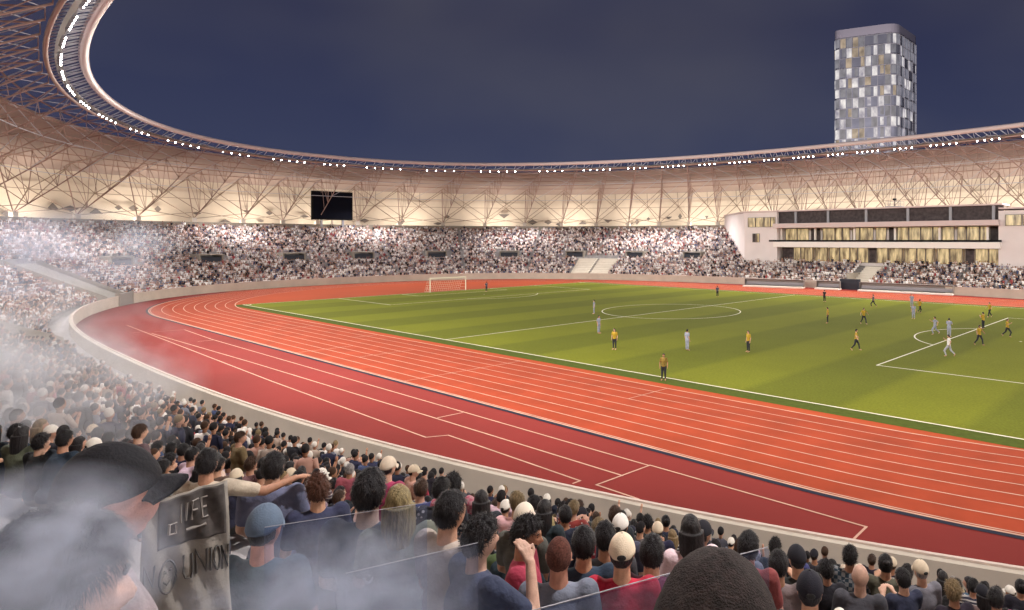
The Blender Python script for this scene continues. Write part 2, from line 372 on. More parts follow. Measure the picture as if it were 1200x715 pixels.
def surf(d): return Z0+(RISE/DR)*(d-ROW0)
def ramp(a0, a1, d0, d1, dz, name, lab, cat):
    r = empty(name, label=lab, cat=cat); b = MB(); n = 8
    for (s0, s1, lo, hi, m) in ((a0, a1, 0, dz, 0), (a0-.18, a0, 0, dz+.5, 1), (a1, a1+.18, 0, dz+.5, 1)):
        vs = []
        for k in range(n+1):
            arc = s0+(s1-s0)*k/n
            for d, z in ((d0, .4), (d0, surf(d0)+hi), (d1, surf(d1)+hi), (d1, surf(d1)-.5)): vs.append((*bowl(arc, d), z))
        fs = []
        for k in range(n): fs += [(k*4+i, k*4+(i+1) % 4, k*4+4+(i+1) % 4, k*4+4+i) for i in range(4)]
        fs += [(0, 1, 2, 3), (n*4+3, n*4+2, n*4+1, n*4)]
        bb = MB(); bb.add(vs, fs); bb.build('ramp_slab' if m == 0 else 'side_wall', M['ram'] if m == 0 else M['concrete'], r)
    return r
ramp(281.5, 287.5, 1.2, 12.5, 1.0, 'covered_ramp', 'wide grey concrete ramp rising through the end stand beside the grey gate', 'ramp')
ramp(337.5, 343.0, 1.6, 13.5, 1.0, 'covered_ramp', 'pale grey concrete ramp cutting the near left stand, half lost in smoke', 'ramp')
GAPS = [(280.7, 288.3, 0, 14), (336.8, 343.8, 0, 15), (173.9, 183.6, 0, 11.2), (112.6, 117.4, 0, 9.6)]
gt = empty('wall_gate', label='grey steel gate in the low wall below the wide concrete ramp', cat='gate'); b = MB()
def wallbox(mb, a0, a1, d0, d1, z0, z1, n=4, m=0):
    vs = []
    for k in range(n+1):
        arc = a0+(a1-a0)*k/n
        vs += [(*bowl(arc, d0), z0), (*bowl(arc, d0), z1), (*bowl(arc, d1), z1), (*bowl(arc, d1), z0)]
    fs = []
    for k in range(n): fs += [(k*4+i, k*4+4+i, k*4+4+(i+1) % 4, k*4+(i+1) % 4) for i in range(4)]
    fs += [(0, 1, 2, 3), (n*4+3, n*4+2, n*4+1, n*4)]
    mb.add(vs, fs, m)
wallbox(b, 282.6, 286.9, -.06, .36, .0, 1.75); b.build('gate_leaf', M['gate'], gt)
for ga in (282.3, 286.9): b = MB(); wallbox(b, ga, ga+.3, -.10, .40, 0, 1.85, 1); b.build('gate_post', M['concrete'], gt)
eb = empty('empty_seat_block', label='pale empty block of seats with a central aisle in the far stand', cat='seat block')
for a0, a1 in ((174.2, 178.6), (179.3, 183.4)):
    b = MB()
    for i in range(11):
        d, z = tread(i); wallbox(b, a0, a1, d-.415, d+.42, z+.01, z+.42, 3)
    b.build('seat_rows', M['step_white'], eb)
b = MB()
for i in range(11): d, z = tread(i); wallbox(b, 178.65, 179.25, d-.41, d+.42, z+.01, z+.2, 1)
b.build('aisle', M['concrete'], eb)
ts = empty('tunnel_stair', label='pale stair block above a dark players tunnel in the far stand', cat='stair'); b = MB()
for i in range(9):
    d, z = tread(i); wallbox(b, 112.9, 116.2, d-.415, d+.42, z+.01, z+.62, 2)
b.build('steps', M['step_white'], ts)
b = MB(); wallbox(b, 116.25, 116.45, .5, 10, .4, surf(6)+.9, 1); b.build('side_wall', M['concrete'], ts)
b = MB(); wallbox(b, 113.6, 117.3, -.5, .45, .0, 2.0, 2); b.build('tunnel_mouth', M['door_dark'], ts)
# benches along the far touchline
def bench(x0, y0, x1, y1, lab):
    L_ = math.hypot(x1-x0, y1-y0); rz = math.atan2(y1-y0, x1-x0)
    e = empty('team_bench', ((x0+x1)/2, (y0+y1)/2, 0), rz, label=lab, cat='bench', group='team benches below the far stand')
    b = MB(); b.box((0, 0, .14), (L_, 1.9, .28)); bevel(b.build('plinth', M['bench_white'], e), .03)
    b = MB(); b.box((0, .75, .95), (L_-.1, .12, 1.3)); b.box((0, .35, 1.62), (L_-.1, .95, .08)); b.box((-L_/2+.08, .4, .9), (.06, .8, 1.4)); b.box((L_/2-.08, .4, .9), (.06, .8, 1.4)); b.build('shelter', M['bench'], e)
    b = MB(); b.box((0, .3, .52), (L_-.5, .42, .08)); b.box((0, .55, .8), (L_-.5, .08, .5)); b.build('seat', M['steel_grey'], e)
bench(-18.3, 46.6, -6.2, 48.9, 'long grey team bench on a white plinth, left of the players tunnel')
bench(-3.8, 49.3, .8, 49.8, 'short grey bench section directly beside the dark players tunnel')
bench(4.6, 49.8, 20.8, 50.9, 'longest grey team bench on a white plinth, right of the players tunnel')

# ------------------------------------------------------------------ roof
rf = empty('stadium_roof', label='curved stadium roof with pink steel ring, lattice trusses, brown cladding and cream facade', cat='roof')
NB = 72
def arcb(k): return LEN*(k % NB)/NB+1.2
def roofsweep(ss, mb, n=ARCN, m=0):
    b0 = len(mb.v); K = len(ss)
    for k in range(n):
        arc = LEN*k/n
        for kind, a, bb in ss:
            if kind == 'r': mb.v.append(tuple(roof(arc, a, bb)))
            else: mb.v.append((*map(float, bowl(arc, a)), bb))
    for k in range(n):
        j = (k+1) % n
        for i in range(K-1): mb.f.append((b0+k*K+i, b0+k*K+i+1, b0+j*K+i+1, b0+j*K+i)); mb.m.append(m)
SM = .31
b = MB(); roofsweep([('r', SM, .25), ('r', .5, .35), ('r', .75, .3), ('r', .93, .1), ('b', 32.7, 23.3), ('b', 33.1, 22.6)], b)
b.build('roof_cladding', M['fabric_roof'], rf, smooth=True)
b = MB(); roofsweep([('b', 33.12, 22.58), ('b', 33.7, 20.6), ('b', 33.95, 18.6), ('b', 34.0, 16.5), ('b', 33.6, 14.2), ('b', 33.0, 12.35)], b)
b.build('facade_membrane', M['facade'], rf, smooth=True)
def glazing():
    m = bpy.data.materials.new('rim glazing'); m.use_nodes = True; nt = m.node_tree; nt.nodes.clear()
    o = nt.nodes.new('ShaderNodeOutputMaterial'); t = nt.nodes.new('ShaderNodeBsdfTransparent'); t.inputs[0].default_value = (.86, .88, .94, 1)
    d = nt.nodes.new('ShaderNodeBsdfDiffuse'); d.inputs[0].default_value = (.50, .52, .62, 1); mx = nt.nodes.new('ShaderNodeMixShader'); mx.inputs[0].default_value = .08
    nt.links.new(t.outputs[0], mx.inputs[1]); nt.links.new(d.outputs[0], mx.inputs[2]); nt.links.new(mx.outputs[0], o.inputs[0]); return m
b = MB(); roofsweep([('r', .02, .2), ('r', SM-.004, .27)], b); b.build('rim_glazing', glazing(), rf)
def rloop(s, dz, r, name, m, n=8):
    b = MB(); b.loop_tube([roof(LEN*k/ARCN, s, dz) for k in range(ARCN)], r, n); return b.build(name, m, rf, smooth=True)
rloop(0, 0, .42, 'ring_beam', M['steel_ring'])
rloop(.085, -.9, .20, 'inner_chord', M['steel_pink'])
for s in (.21, .31, .45, .6, .75, .9): rloop(s, -.15, .10, 'purlin', M['steel_pink'], 6)
lad = MB()
NL = 288
for k in range(NL):
    a = LEN*k/NL; lad.tube(roof(a, .0, -.1), roof(a, .085, -.9), .07, 4)
    if k % 2: lad.tube(roof(a, .0, -.1), roof(a+LEN/NL, .085, -.9), .05, 4)
lad.build('ring_ladder', M['steel_pale'], rf)
cw = MB(); roofsweep([('r', .050, -.85), ('r', .066, -.95)], cw); cw.build('catwalk', M['bench'], rf)
NS = 8
def bot(arc, t):                                     # bottom chord, t=0 at the pier, t=1 at the inner ring
    a = Vector((*bowl(arc, 29.6), 14.1)); c = roof(arc, .10, -1.1)
    p = a.lerp(c, t); p.z += -1.2*math.sin(math.pi*t)*.3
    return p
def top(arc, t):
    return roof(arc, 1-t*.9, -.15)
for k in range(NB):
    a = arcb(k); b = MB()
    for i in range(NS):
        b.tube(bot(a, i/NS), bot(a, (i+1)/NS), .10, 6)
        b.tube(top(a, i/NS), top(a, (i+1)/NS), .09, 6)
    for i in range(NS+1):
        if i > 0: b.tube(bot(a, i/NS), top(a, i/NS), .05, 5)
        if i < NS: b.tube(bot(a, i/NS) if i % 2 else top(a, i/NS), top(a, (i+1)/NS) if i % 2 else bot(a, (i+1)/NS), .05, 5)
    b.tube(bot(a, 0), Vector((*bowl(a, 32.4), 23.2)), .10, 5)
    b.build('radial_truss', M['steel_pink'], rf)
br = MB()
for k in range(NB):
    a, c = arcb(k), arcb(k)+LEN/NB
    lv = [.10, .21, .31]
    for i in range(2):
        br.tube(roof(a, lv[i], -.2), roof(c, lv[i+1], -.2), .055, 4); br.tube(roof(c, lv[i], -.2), roof(a, lv[i+1], -.2), .055, 4)
    br.tube(bot(a, .78), bot(c, .78), .07, 4); br.tube(bot(a, .5), bot(c, .5), .07, 4)
    br.tube(bot(a, .78), top(c, .78), .05, 4); br.tube(bot(c, .5), top(a, .5), .05, 4)
br.build('cross_bracing', M['steel_pale'], rf)
lt = MB()
for k in range(NB):
    a, c = arcb(k), arcb(k)+LEN/NB; mid = (a+c)/2
    p0 = Vector((*bowl(a, 32.2), 13.4)); 
    N0 = bot(a, 0)
    for s in (-1, 1):
        e1 = Vector((*bowl(a+s*LEN/NB*.5, 32.9), 18.6)); e2 = Vector((*bowl(a+s*LEN/NB*.5, 32.2), 22.6))
        lt.tube(N0, e1, .085, 5); lt.tube(e1, Vector((*bowl(a, 32.2), 22.8)), .075, 5)
        lt.tube(N0, bot(a+s*LEN/NB, .125), .07, 5)
        lt.tube(bot(a, .125), top(a+s*LEN/NB*.999, .06), .07, 5)
        lt.tube(e1, e2, .06, 5)
    lt.tube(Vector((*bowl(a-LEN/NB*.5, 32.9), 18.6)), Vector((*bowl(a+LEN/NB*.5, 32.9), 18.6)), .06, 5)
lt.build('facade_lattice', M['steel_brown'], rf)
for k in range(NB):
    a = arcb(k); p = bowl(a, 29.6); n = bnorm(a); b = MB()
    b.box((0, 0, 0), (.95, .8, 2.3)); b.build('pier', M['pier'], rf, loc=(p[0], p[1], 13.2)).rotation_euler = (0, 0, math.atan2(n[1], n[0])-math.pi/2)
op = MB(); R_ = random.Random(3)
for k in range(NB*3):
    a = LEN*k/(NB*3)+R_.uniform(-.6, .6); z = R_.choice([14.0, 14.6, 15.4, 16.0]); w_ = R_.uniform(.35, .95); h_ = R_.uniform(.35, .9)
    if R_.random() < .35: continue
    t = R_.choice(['d', 'd', 'v', 't']); c0 = 32.85
    P3 = lambda da, z_: (*bowl(a+da, c0), z_)
    if t == 'd': vs = [P3(-w_, z), P3(0, z-h_), P3(w_, z), P3(0, z+h_)]; fs = [(0, 1, 2, 3)]
    elif t == 'v': vs = [P3(-w_, z+h_), P3(0, z-h_*.4), P3(w_, z+h_)]; fs = [(0, 1, 2)]
    else: vs = [P3(-w_, z-h_), P3(w_, z-h_), P3(0, z+h_*.4)]; fs = [(0, 1, 2)]
    n2 = len(vs); vs += [(*bowl(a, 0)*0+np.array(v[:2])+bnorm(a)*.12, v[2]) for v in vs]
    fs = fs+[tuple(reversed([i+n2 for i in fs[0]]))]+[(i, (i+1) % n2, n2+(i+1) % n2, n2+i) for i in range(n2)]
    op.add(vs, fs)
op.build('facade_panel_pattern', M['opening'], rf)

# floodlights on the ring and warm uplights behind the rear parapet
def arc_of_dir(): pass
fl_h = MB(); fl_h.box((0, 0, 0), (.34, .24, .30)); fl_h.tube((-.2, 0, .2), (-.2, -.1, .62), .03, 5); fl_h.tube((.2, 0, .2), (.2, -.1, .62), .03, 5); fl_hm = fl_h.mesh('lamp_housing', (M['steel_grey'],))
fl_l = MB(); fl_l.sphere((0, 0, 0), (.10, .045, .09), 10, 6); fl_lm = fl_l.mesh('lamp_lens', (M['lamp'],), True)
def cluster_on(k):
    return (k % 13) not in (4, 5, 10, 11)
nfl = 0
NFL = 330
FLS = []
for k in range(NFL):
    if not cluster_on(k): continue
    a = LEN*k/NFL; p = roof(a, .055, -1.35); g0 = roof(a, 0, 0); q = Vector((g0.x-p.x, g0.y-p.y, 0)).normalized()
    u, v, zz = project(p.x, p.y, p.z)
    if zz < -10: continue
    nfl += 1
    e = empty('floodlight', p, math.atan2(q.y, q.x)-math.pi/2, label='bright white floodlight under the roof ring, number %d of the string' % nfl, cat='floodlight', group='floodlights along the roof ring')
    FLS.append(e); e.rotation_euler = (rad(-28), 0, e.rotation_euler.z)
    h = bpy.data.objects.new('housing', fl_hm); COL.objects.link(h); h.parent = e
    l = bpy.data.objects.new('lens', fl_lm); COL.objects.link(l); l.parent = e; l.location = (0, .14, 0)
FLS.sort(key=lambda e: -((math.atan2(e.location.y, e.location.x)-math.atan2(-60, 40)) % (2*math.pi)))
def nth(n): return '%d%s' % (n, 'th' if 10 <= n % 100 <= 20 else {1: 'st', 2: 'nd', 3: 'rd'}.get(n % 10, 'th'))
for i, e in enumerate(FLS): e['label'] = 'bright white floodlight under the roof ring, %s along it from the top left' % nth(i+1)
for k in range(20):  # added fill over the seats to brighten the crowd; no fitting is built
    a = LEN*(k+.5)/20; p = bot(a, .66)+Vector((0, 0, -1.5))
    if 138 < a < 162: p = bot(a+(12 if a > 150 else -10), .66)+Vector((0, 0, -1.5))
    ld = bpy.data.lights.new('stand fill light', 'SPOT'); ld.spot_size = rad(150); ld.spot_blend = .8; ld.shadow_soft_size = .12; ld.energy = 3.6*STAND_FILL_W*(.65 if 340 < a < 440 else 1.15); ld.color = (1, .94, .92)
    lo = bpy.data.objects.new('stand_fill_light', ld); COL.objects.link(lo); lo.location = p; lo.rotation_euler = (0, 0, math.atan2(bnorm(a)[1], bnorm(a)[0])+math.pi/2)
for k in range(30):
    a = LEN*(k+.5)/30; p = roof(a, -.012, -2.0)
    ld = bpy.data.lights.new('flood beam', 'SPOT'); ld.energy = FLOOD_W; ld.color = FLOOD_COL; ld.spot_size = rad(140); ld.spot_blend = .6; ld.shadow_soft_size = .8
    lo = bpy.data.objects.new('flood_beam', ld); COL.objects.link(lo); lo.location = p
    tgt = Vector((p.x*.30, p.y*.15, 0)); lo.rotation_euler = (tgt-p).to_track_quat('-Z', 'Y').to_euler()
for k in range(36):
    a = LEN*(k+.5)/36; p = bowl(a, 29.5); n = bnorm(a)
    ld = bpy.data.lights.new('facade uplight', 'AREA'); ld.shape = 'RECTANGLE'; ld.size = 11; ld.size_y = .5; ld.energy = UPLIGHT_W; ld.color = UP_COL
    lo = bpy.data.objects.new('facade_uplight', ld); COL.objects.link(lo); lo.location = (p[0], p[1], 12.6)
    d = Vector((n[0]*.16, n[1]*.16, 1)); lo.rotation_euler = d.to_track_quat('-Z', 'Y').to_euler()

# ------------------------------------------------------------------ score board
p0, p1 = np.array([-115.0, 1.7]), np.array([-114.5, 11.1]); c = (p0+p1)/2; dv = p1-p0; L_ = np.linalg.norm(dv); rz = math.atan2(dv[1], dv[0])
sb = empty('score_board', (c[0]+.6, c[1], 0), rz, label='large dark video board standing on the rear of the end stand', cat='video board')
b = MB(); b.box((0, 0, 18.0), (L_+.5, .7, 7.1)); bevel(b.build('board_frame', M['black'], sb), .05)
b = MB(); b.box((0, .36, 18.0), (L_-.3, .04, 6.4)); b.box((0, -.36, 18.0), (L_-.3, .04, 6.4)); b.build('screen', M['screen'], sb)
for s in (-1, 1): b = MB(); b.box((s*2.6, 0, 13.3), (.45, .45, 2.4)); b.build('post', M['steel_grey'], sb)
b = MB(); b.box((0, 0, 13.9), (.3, .3, 1.2)); b.box((0, .0, 21.7), (L_+1.0, .2, .12)); b.build('bracket', M['coping'], sb)

# ------------------------------------------------------------------ main tribune building on the far side
vp = empty('tribune_building', (0, 0, 0), label='white tribune building with lit glazed lounges rising behind the far stand', cat='tribune building')
YF, XL, XR = 60.6, -27.2, 47.0
b = MB()   # body: wing polygon on the left, set in behind the front plane
def prism(mb, pts, z0, z1, m=0):
    n = len(pts); vs = [(x, y, z0) for x, y in pts]+[(x, y, z1) for x, y in pts]
    mb.add(vs, [tuple(range(n-1, -1, -1)), tuple(range(n, 2*n))]+[(i, (i+1) % n, n+(i+1) % n, n+i) for i in range(n)], m)
prism(b, [(XL, YF), (-18.8, YF), (-18.8, 74), (-43.5, 76.5)], 3.5, 15.6); b.build('wall', M['vip'], vp); b = MB()
prism(b, [(25.5, YF), (XR, YF), (XR, 74), (25.5, 74)], 3.5, 14.6)
b.build('wall', M['vip'], vp)
b = MB(); prism(b, [(-18.78, YF+3.2), (25.48, YF+3.2), (25.48, 74), (-18.78, 74)], 3.5, 12.0); b.build('rear_wall', M['vip'], vp)
b = MB(); b.box((3.3, YF+2.2, 12.5), (45.0, 7.0, 1.0)); bevel(b.build('canopy_slab', M['vip_pink'], vp), .08)
b = MB(); b.box((3.3, YF+.2, 8.45), (45.2, 2.2, 1.15)); bevel(b.build('balcony_band', M['vip_white'], vp), .05)
b = MB(); b.box((2.9, YF-.75, 9.25), (46.6, .06, .38)); b.build('balcony_rail', M['black'], vp)
b = MB(); b.box((3.3, YF+2.7, 14.3), (44.0, 4.0, 2.55)); b.build('top_glazing', M['darkglass'], vp)
b = MB(); b.box((3.3, YF+2.9, 15.75), (45.6, 6.0, .28)); b.box((35.8, YF+6.5, 15.0), (20.5, 13.5, .3)); prism(b, [(XL-.2, YF-.3), (-18.6, YF-.3), (-18.6, 74.2), (-43.9, 76.8)], 15.62, 15.95); b.build('roof_slab', M['vip_pink'], vp)
for x in (-14.5, -7, 1.2, 9.5, 17.3, 24.6):
    b = MB(); b.box((x, YF+.55, 14.4), (.5, .35, 2.8)); b.build('glazing_post', M['steel_grey'], vp)
def pane(x0, x1, z0, z1, y, lit=True, par=vp):
    f = MB(); t = .09
    for bx in (((x0+x1)/2, z0+t/2, x1-x0, t), ((x0+x1)/2, z1-t/2, x1-x0, t), (x0+t/2, (z0+z1)/2, t, z1-z0-2*t-.01), (x1-t/2, (z0+z1)/2, t, z1-z0-2*t-.01)):
        f.box((bx[0], y, bx[1]), (bx[2], .16, bx[3]))
    fo = f.build('window', M['winframe'], par)
    p = MB(); p.box(((x0+x1)/2, y+.03, (z0+z1)/2), (x1-x0-2*t-.01, .04, z1-z0-2*t-.01)); p.build('pane', M['lit'] if lit else M['darkglass'], fo)
R_ = random.Random(11)
for z0, z1, y in ((9.1, 11.95, YF+3.1), (4.8, 7.85, YF+1.6)):
    x = -18.4
    while x < 24.6:
        w_ = R_.choice([1.6, 2.2, 2.2, 2.8]); x1 = min(x+w_, 25.2); pane(x, x1, z0, z1, y, R_.random() > (.22 if z0 > 6 else .07)); x = x1+R_.choice([.08, .08, .5])
b = MB(); b.box((3.3, YF+2.5, 4.5), (44.2, 1.6, .6)); b.box((3.3, YF+2.4, 7.92), (44.2, 1.4, .1)); b.build('lower_sill', M['vip'], vp)
for x in (-18.3, -10.2, -1.5, 6.8, 15.2, 23.5):
    b = MB(); b.box((x, YF+1.1, 9.9), (.38, .38, 4.1)); b.build('column', M['vip_white'], vp)
for x0, x1 in ((-26.2, -24.3), (-24.2, -22.1), (-22.0, -20.4), (-20.3, -19.2)): pane(x0, x1, 12.3, 14.5, YF-.09)
pane(-25.0, -24.1, 8.9, 10.9, YF-.09, False); pane(-24.0, -23.2, 8.9, 10.9, YF-.09, True)
for k in range(7): pane(26.6+k*2.7, 29.2+k*2.7, 11.9, 13.9, YF-.09)
# television gantry on the tribune roof
tv = empty('camera_gantry', (6.5, YF+1.6, 15.9), label='small camera gantry with railings on the roof of the tribune building', cat='camera gantry')
b = MB(); b.box((0, 0, .08), (3.2, 2.0, .14)); b.build('platform', M['steel_grey'], tv)
b = MB()
for x in (-1.5, -.5, .5, 1.5):
    for y in (-.9, .9): b.tube((x, y, .1), (x, y, 1.1), .03, 5)
for z in (.6, 1.1):
    for y in (-.9, .9): b.tube((-1.5, y, z), (1.5, y, z), .03, 5)
b.build('railing', M['steel_grey'], tv)
b = MB(); b.box((0, 0, 1.5), (.4, .9, .4)); b.tube((0, 0, .1), (0, 0, 1.3), .06, 6); b.tube((0, -.45, 1.5), (0, -.85, 1.5), .12, 8); b.build('camera_body', M['black'], tv)

# ------------------------------------------------------------------ the tower beyond the stadium
TD = 332.0
def at_px(u, dist): return np.array([CX, CY])+(F2+R2*(u-U0)/FPX)*dist
tc0 = at_px(1050, TD)
d1 = (-R2*.90+F2*.43); d2 = (R2*.64+F2*.77); d1 /= np.linalg.norm(d1); d2 /= np.linalg.norm(d2)
W1, W2_, TH = 31.0, 33.0, 117.0
tw = empty('tower_block', (0, 0, 0), label='tall rounded office tower with chequered lit windows behind the stadium roof', cat='tower')
rc = 5.5
base = []
cn = [tc0, tc0+d1*W1, tc0+d1*W1+d2*W2_, tc0+d2*W2_]
for i in range(4):
    p = cn[i]; a = cn[(i-1) % 4]-p; bq = cn[(i+1) % 4]-p; a = a/np.linalg.norm(a); bq = bq/np.linalg.norm(bq)
    for t in np.linspace(0, 1, 7):
        q = p+a*rc*(1-t)**2+bq*rc*t**2; base.append(tuple(q))
def inset(pts, k):
    c = np.mean(np.array(pts), 0); return [tuple(c+(np.array(p)-c)*k) for p in pts]
M['tower'] = mat('tower glass cladding', (.26, .26, .32), .4, noise=.3, nscale=.2, spec=.3)
M['tower_cap'] = mat('tower parapet', (.48, .43, .50), .6)
M['tw_lit'] = lit_window('tower lit window', (.30, .28, .36), (1.0, .95, .92), .85, (.3, .3, .2))
M['tw_warm'] = lit_window('tower warm window', (.25, .19, .14), (.8, .62, .45), .55, (.3, .3, .2))
M['tw_blue'] = lit_window('tower glowing cladding', (.125, .125, .16), (.27, .265, .31), .8, (.3, .3, .2))  # grey cladding panels given an added glow to brighten the tower
M['tw_fin'] = mat('tower fins', (.45, .42, .46), .4)
b = MB(); prism(b, base, 0, TH-4.2); b.build('core_wall', M['tower'], tw)
b = MB(); prism(b, inset(base, 1.012), TH-4.2, TH); b.build('parapet', M['tower_cap'], tw)
# walk the perimeter visible to us: right face then left face
per = [np.array(q) for q in base]
per = per[0:7]+per[7:14]; 
seq = [np.array(q) for q in (base[21:28]+base[0:14])]
# cumulative
cum = [0]
for i in range(1, len(seq)): cum.append(cum[-1]+np.linalg.norm(seq[i]-seq[i-1]))
def along(s):
    s = min(max(s, 0), cum[-1]-1e-6); i = max(j for j in range(len(cum)) if cum[j] <= s); i = min(i, len(seq)-2)
    t = (s-cum[i])/(cum[i+1]-cum[i]); p = seq[i]*(1-t)+seq[i+1]*t
    c = np.mean(np.array(base), 0); return c+(p-c)*1.006
R_ = random.Random(5); FH = 5.15; nw = 0
cent = np.mean(np.array(base), 0)
def panel(mb, s0, s1, z0, z1, th=.22):
    n = 3; vs = []
    for k in range(n+1):
        p = along(s0+(s1-s0)*k/n); q = cent+(p-cent)*(1+th/18)
        vs += [(*p, z0), (*p, z1), (*q, z1), (*q, z0)]
    fs = []
    for k in range(n): fs += [(k*4+i, k*4+4+i, k*4+4+(i+1) % 4, k*4+(i+1) % 4) for i in range(4)]
    fs += [(0, 1, 2, 3), (n*4+3, n*4+2, n*4+1, n*4)]
    mb.add(vs, fs)
rest = {'tw_lit': MB(), 'tw_blue': MB(), 'tw_fin': MB(), 'tw_warm': MB()}
sstep = 3.05; total = cum[-1]
wins = []
for r in range(22):
    z1 = TH-4.9-r*FH; z0 = z1-FH+.5
    if z0 < 0: break
    s = .4; k = 0
    while s+sstep < total-.3:
        front = s > W2_-2
        ph = (k+r) % 2
        x = R_.random()
        if front: kind = 'tw_lit' if (ph and x < .72) else 'tw_warm' if x > .90 else 'tw_blue' if x < .8 else None
        else: kind = 'tw_blue' if x < .7 else 'tw_lit' if x > .88 else None
        wd = sstep*R_.choice([.55, .8, .92])
        if kind: wins.append((kind, s, s+wd, z0+R_.choice([0, 0, .6]), z1))
        s += sstep; k += 1
vis = [w_ for w_ in wins if w_[4] > TH-62]
par = [w_ for w_ in vis if w_[0] != 'tw_blue'][:100]
for w_ in wins:
    if w_ in par:
        b = MB(); panel(b, *w_[1:]); b.build('window', M[w_[0]], tw)
    else: panel(rest[w_[0]], *w_[1:])
rr = MB()
ml = [M['tw_lit'], M['tw_blue'], M['tw_warm']]
for i, kk in enumerate(('tw_lit', 'tw_blue', 'tw_warm')):
    q = rest[kk]; rr.add(q.v, q.f, i)
tag(rr.build('windows_and_glow_panels', ml, tw), kind='stuff')  # remaining lit windows together with the glowing cladding panels
b = MB(); s = .2
while s < total-.2:
    p = along(s); q = cent+(p-cent)*1.02; b.tube((q[0], q[1], 0), (q[0], q[1], TH-4.3), .12, 4); s += sstep*2
for r in range(22):
    z = TH-4.6-r*FH
    if z > 2: b.loop_tube([(*(cent+(np.array(p)-cent)*1.012), z) for p in base], .16, 4)
b.build('facade_fins', M['tw_fin'], tw)
for off, pw in ((-38, 1.0),):       # an added unseen fill light that brightens the faces of the tower
    q = tc0-F2*75+R2*off; ld = bpy.data.lights.new('tower fill light', 'SPOT'); ld.energy = 420000*pw; ld.color = (1.0, .95, .95); ld.spot_size = rad(70); ld.spot_blend = .8; ld.shadow_soft_size = 1.5
    lo = bpy.data.objects.new('tower_fill_light', ld); COL.objects.link(lo); lo.location = (q[0], q[1], 30)
    lo.rotation_euler = (Vector((cent[0], cent[1], 85))-lo.location).to_track_quat('-Z', 'Y').to_euler()

# ------------------------------------------------------------------ goal, ball
gl = empty('football_goal', (-52.5, 0, 0), label='white football goal with net at the left end of the pitch', cat='goal')
b = MB()
for y in (-3.72, 3.72): b.tube((0, y, 0), (0, y, 2.5), .09, 8)
b.tube((0, -3.8, 2.5), (0, 3.8, 2.5), .09, 8); b.build('frame', M['line'], gl)
b = MB()
for k in range(19):
    y = -3.66+k*7.32/18; b.tube((-.02, y, 2.42), (-.9, y, 2.3), .014, 3); b.tube((-.9, y, 2.3), (-2.0, y, .03), .014, 3)
for k in range(7):
    t = k/6; b.tube((-.9-1.1*t, -3.66, 2.3-2.27*t), (-.9-1.1*t, 3.66, 2.3-2.27*t), .014, 3)
for y in (-3.66, 3.66):
    for k in range(5): t = k/4; b.tube((-.05, y, .03+2.3*t), (-2.0+1.1*t, y, .03+2.27*t), .014, 3)
b.build('net', M['line'], gl)
b = MB(); b.sphere((0, 0, 0), .12, 14, 10)
tag(b.build('football', M['line'], smooth=True, loc=(41.6, 2.2, .13)), 'small white ball on the grass at the right edge of the picture', 'ball')

# ------------------------------------------------------------------ people: shapes shared by many
def pmat(name, kind):
    m = M['cloth'].copy(); m.name = name; nt = m.node_tree; b = nt.nodes['Principled BSDF']
    src = b.inputs['Base Color'].links[0].from_socket; N = nt.nodes.new; Lk = nt.links.new
    t = N('ShaderNodeTexCoord'); mx = N('ShaderNodeMixRGB'); mx.inputs[2].default_value = (.42, .40, .38, 1)
    if kind == 'stripe':
        w = N('ShaderNodeTexWave'); w.bands_direction = 'Z'; w.inputs['Scale'].default_value = 6.5; w.inputs['Distortion'].default_value = .6
        r = N('ShaderNodeMath'); r.operation = 'GREATER_THAN'; r.inputs[1].default_value = .62; Lk(t.outputs['Object'], w.inputs[0]); Lk(w.outputs['Fac'], r.inputs[0])
    elif kind == 'check':
        w = N('ShaderNodeTexChecker'); w.inputs['Scale'].default_value = 22
        r = N('ShaderNodeMath'); r.operation = 'MULTIPLY'; r.inputs[1].default_value = .35; Lk(t.outputs['Object'], w.inputs[0]); Lk(w.outputs['Fac'], r.inputs[0])
    else:
        w = N('ShaderNodeTexVoronoi'); w.inputs['Scale'].default_value = 17; r = N('ShaderNodeMath'); r.operation = 'LESS_THAN'; r.inputs[1].default_value = .24
        Lk(t.outputs['Object'], w.inputs[0]); Lk(w.outputs['Distance'], r.inputs[0])
    Lk(r.outputs[0], mx.inputs[0]); Lk(src, mx.inputs[1]); Lk(mx.outputs[0], b.inputs['Base Color']); return m
PAT = {'striped': pmat('striped cloth', 'stripe'), 'checked': pmat('checked cloth', 'check'), 'printed': pmat('printed cloth', 'print')}
def remesh(mb, name, vox, mats, smooth_it=3, fac=.5):
    o = bpy.data.objects.new('tmp', mb.mesh('tmp')); COL.objects.link(o)
    m = o.modifiers.new('r', 'REMESH'); m.mode = 'VOXEL'; m.voxel_size = vox; m.use_smooth_shade = True
    s = o.modifiers.new('s', 'SMOOTH'); s.iterations = smooth_it; s.factor = fac
    dg = bpy.context.evaluated_depsgraph_get(); dg.update()
    me = bpy.data.meshes.new_from_object(o.evaluated_get(dg)); me.name = name
    bpy.data.objects.remove(o)
    me.materials.clear()
    for q in mats: me.materials.append(q)
    me.polygons.foreach_set('use_smooth', [True]*len(me.polygons))
    return me
def gauss(a, b, c=0, s1=1, s2=1): return math.exp(-((a/s1)**2+(b/s2)**2))
HX, HY, HZ = .0765, .095, .113
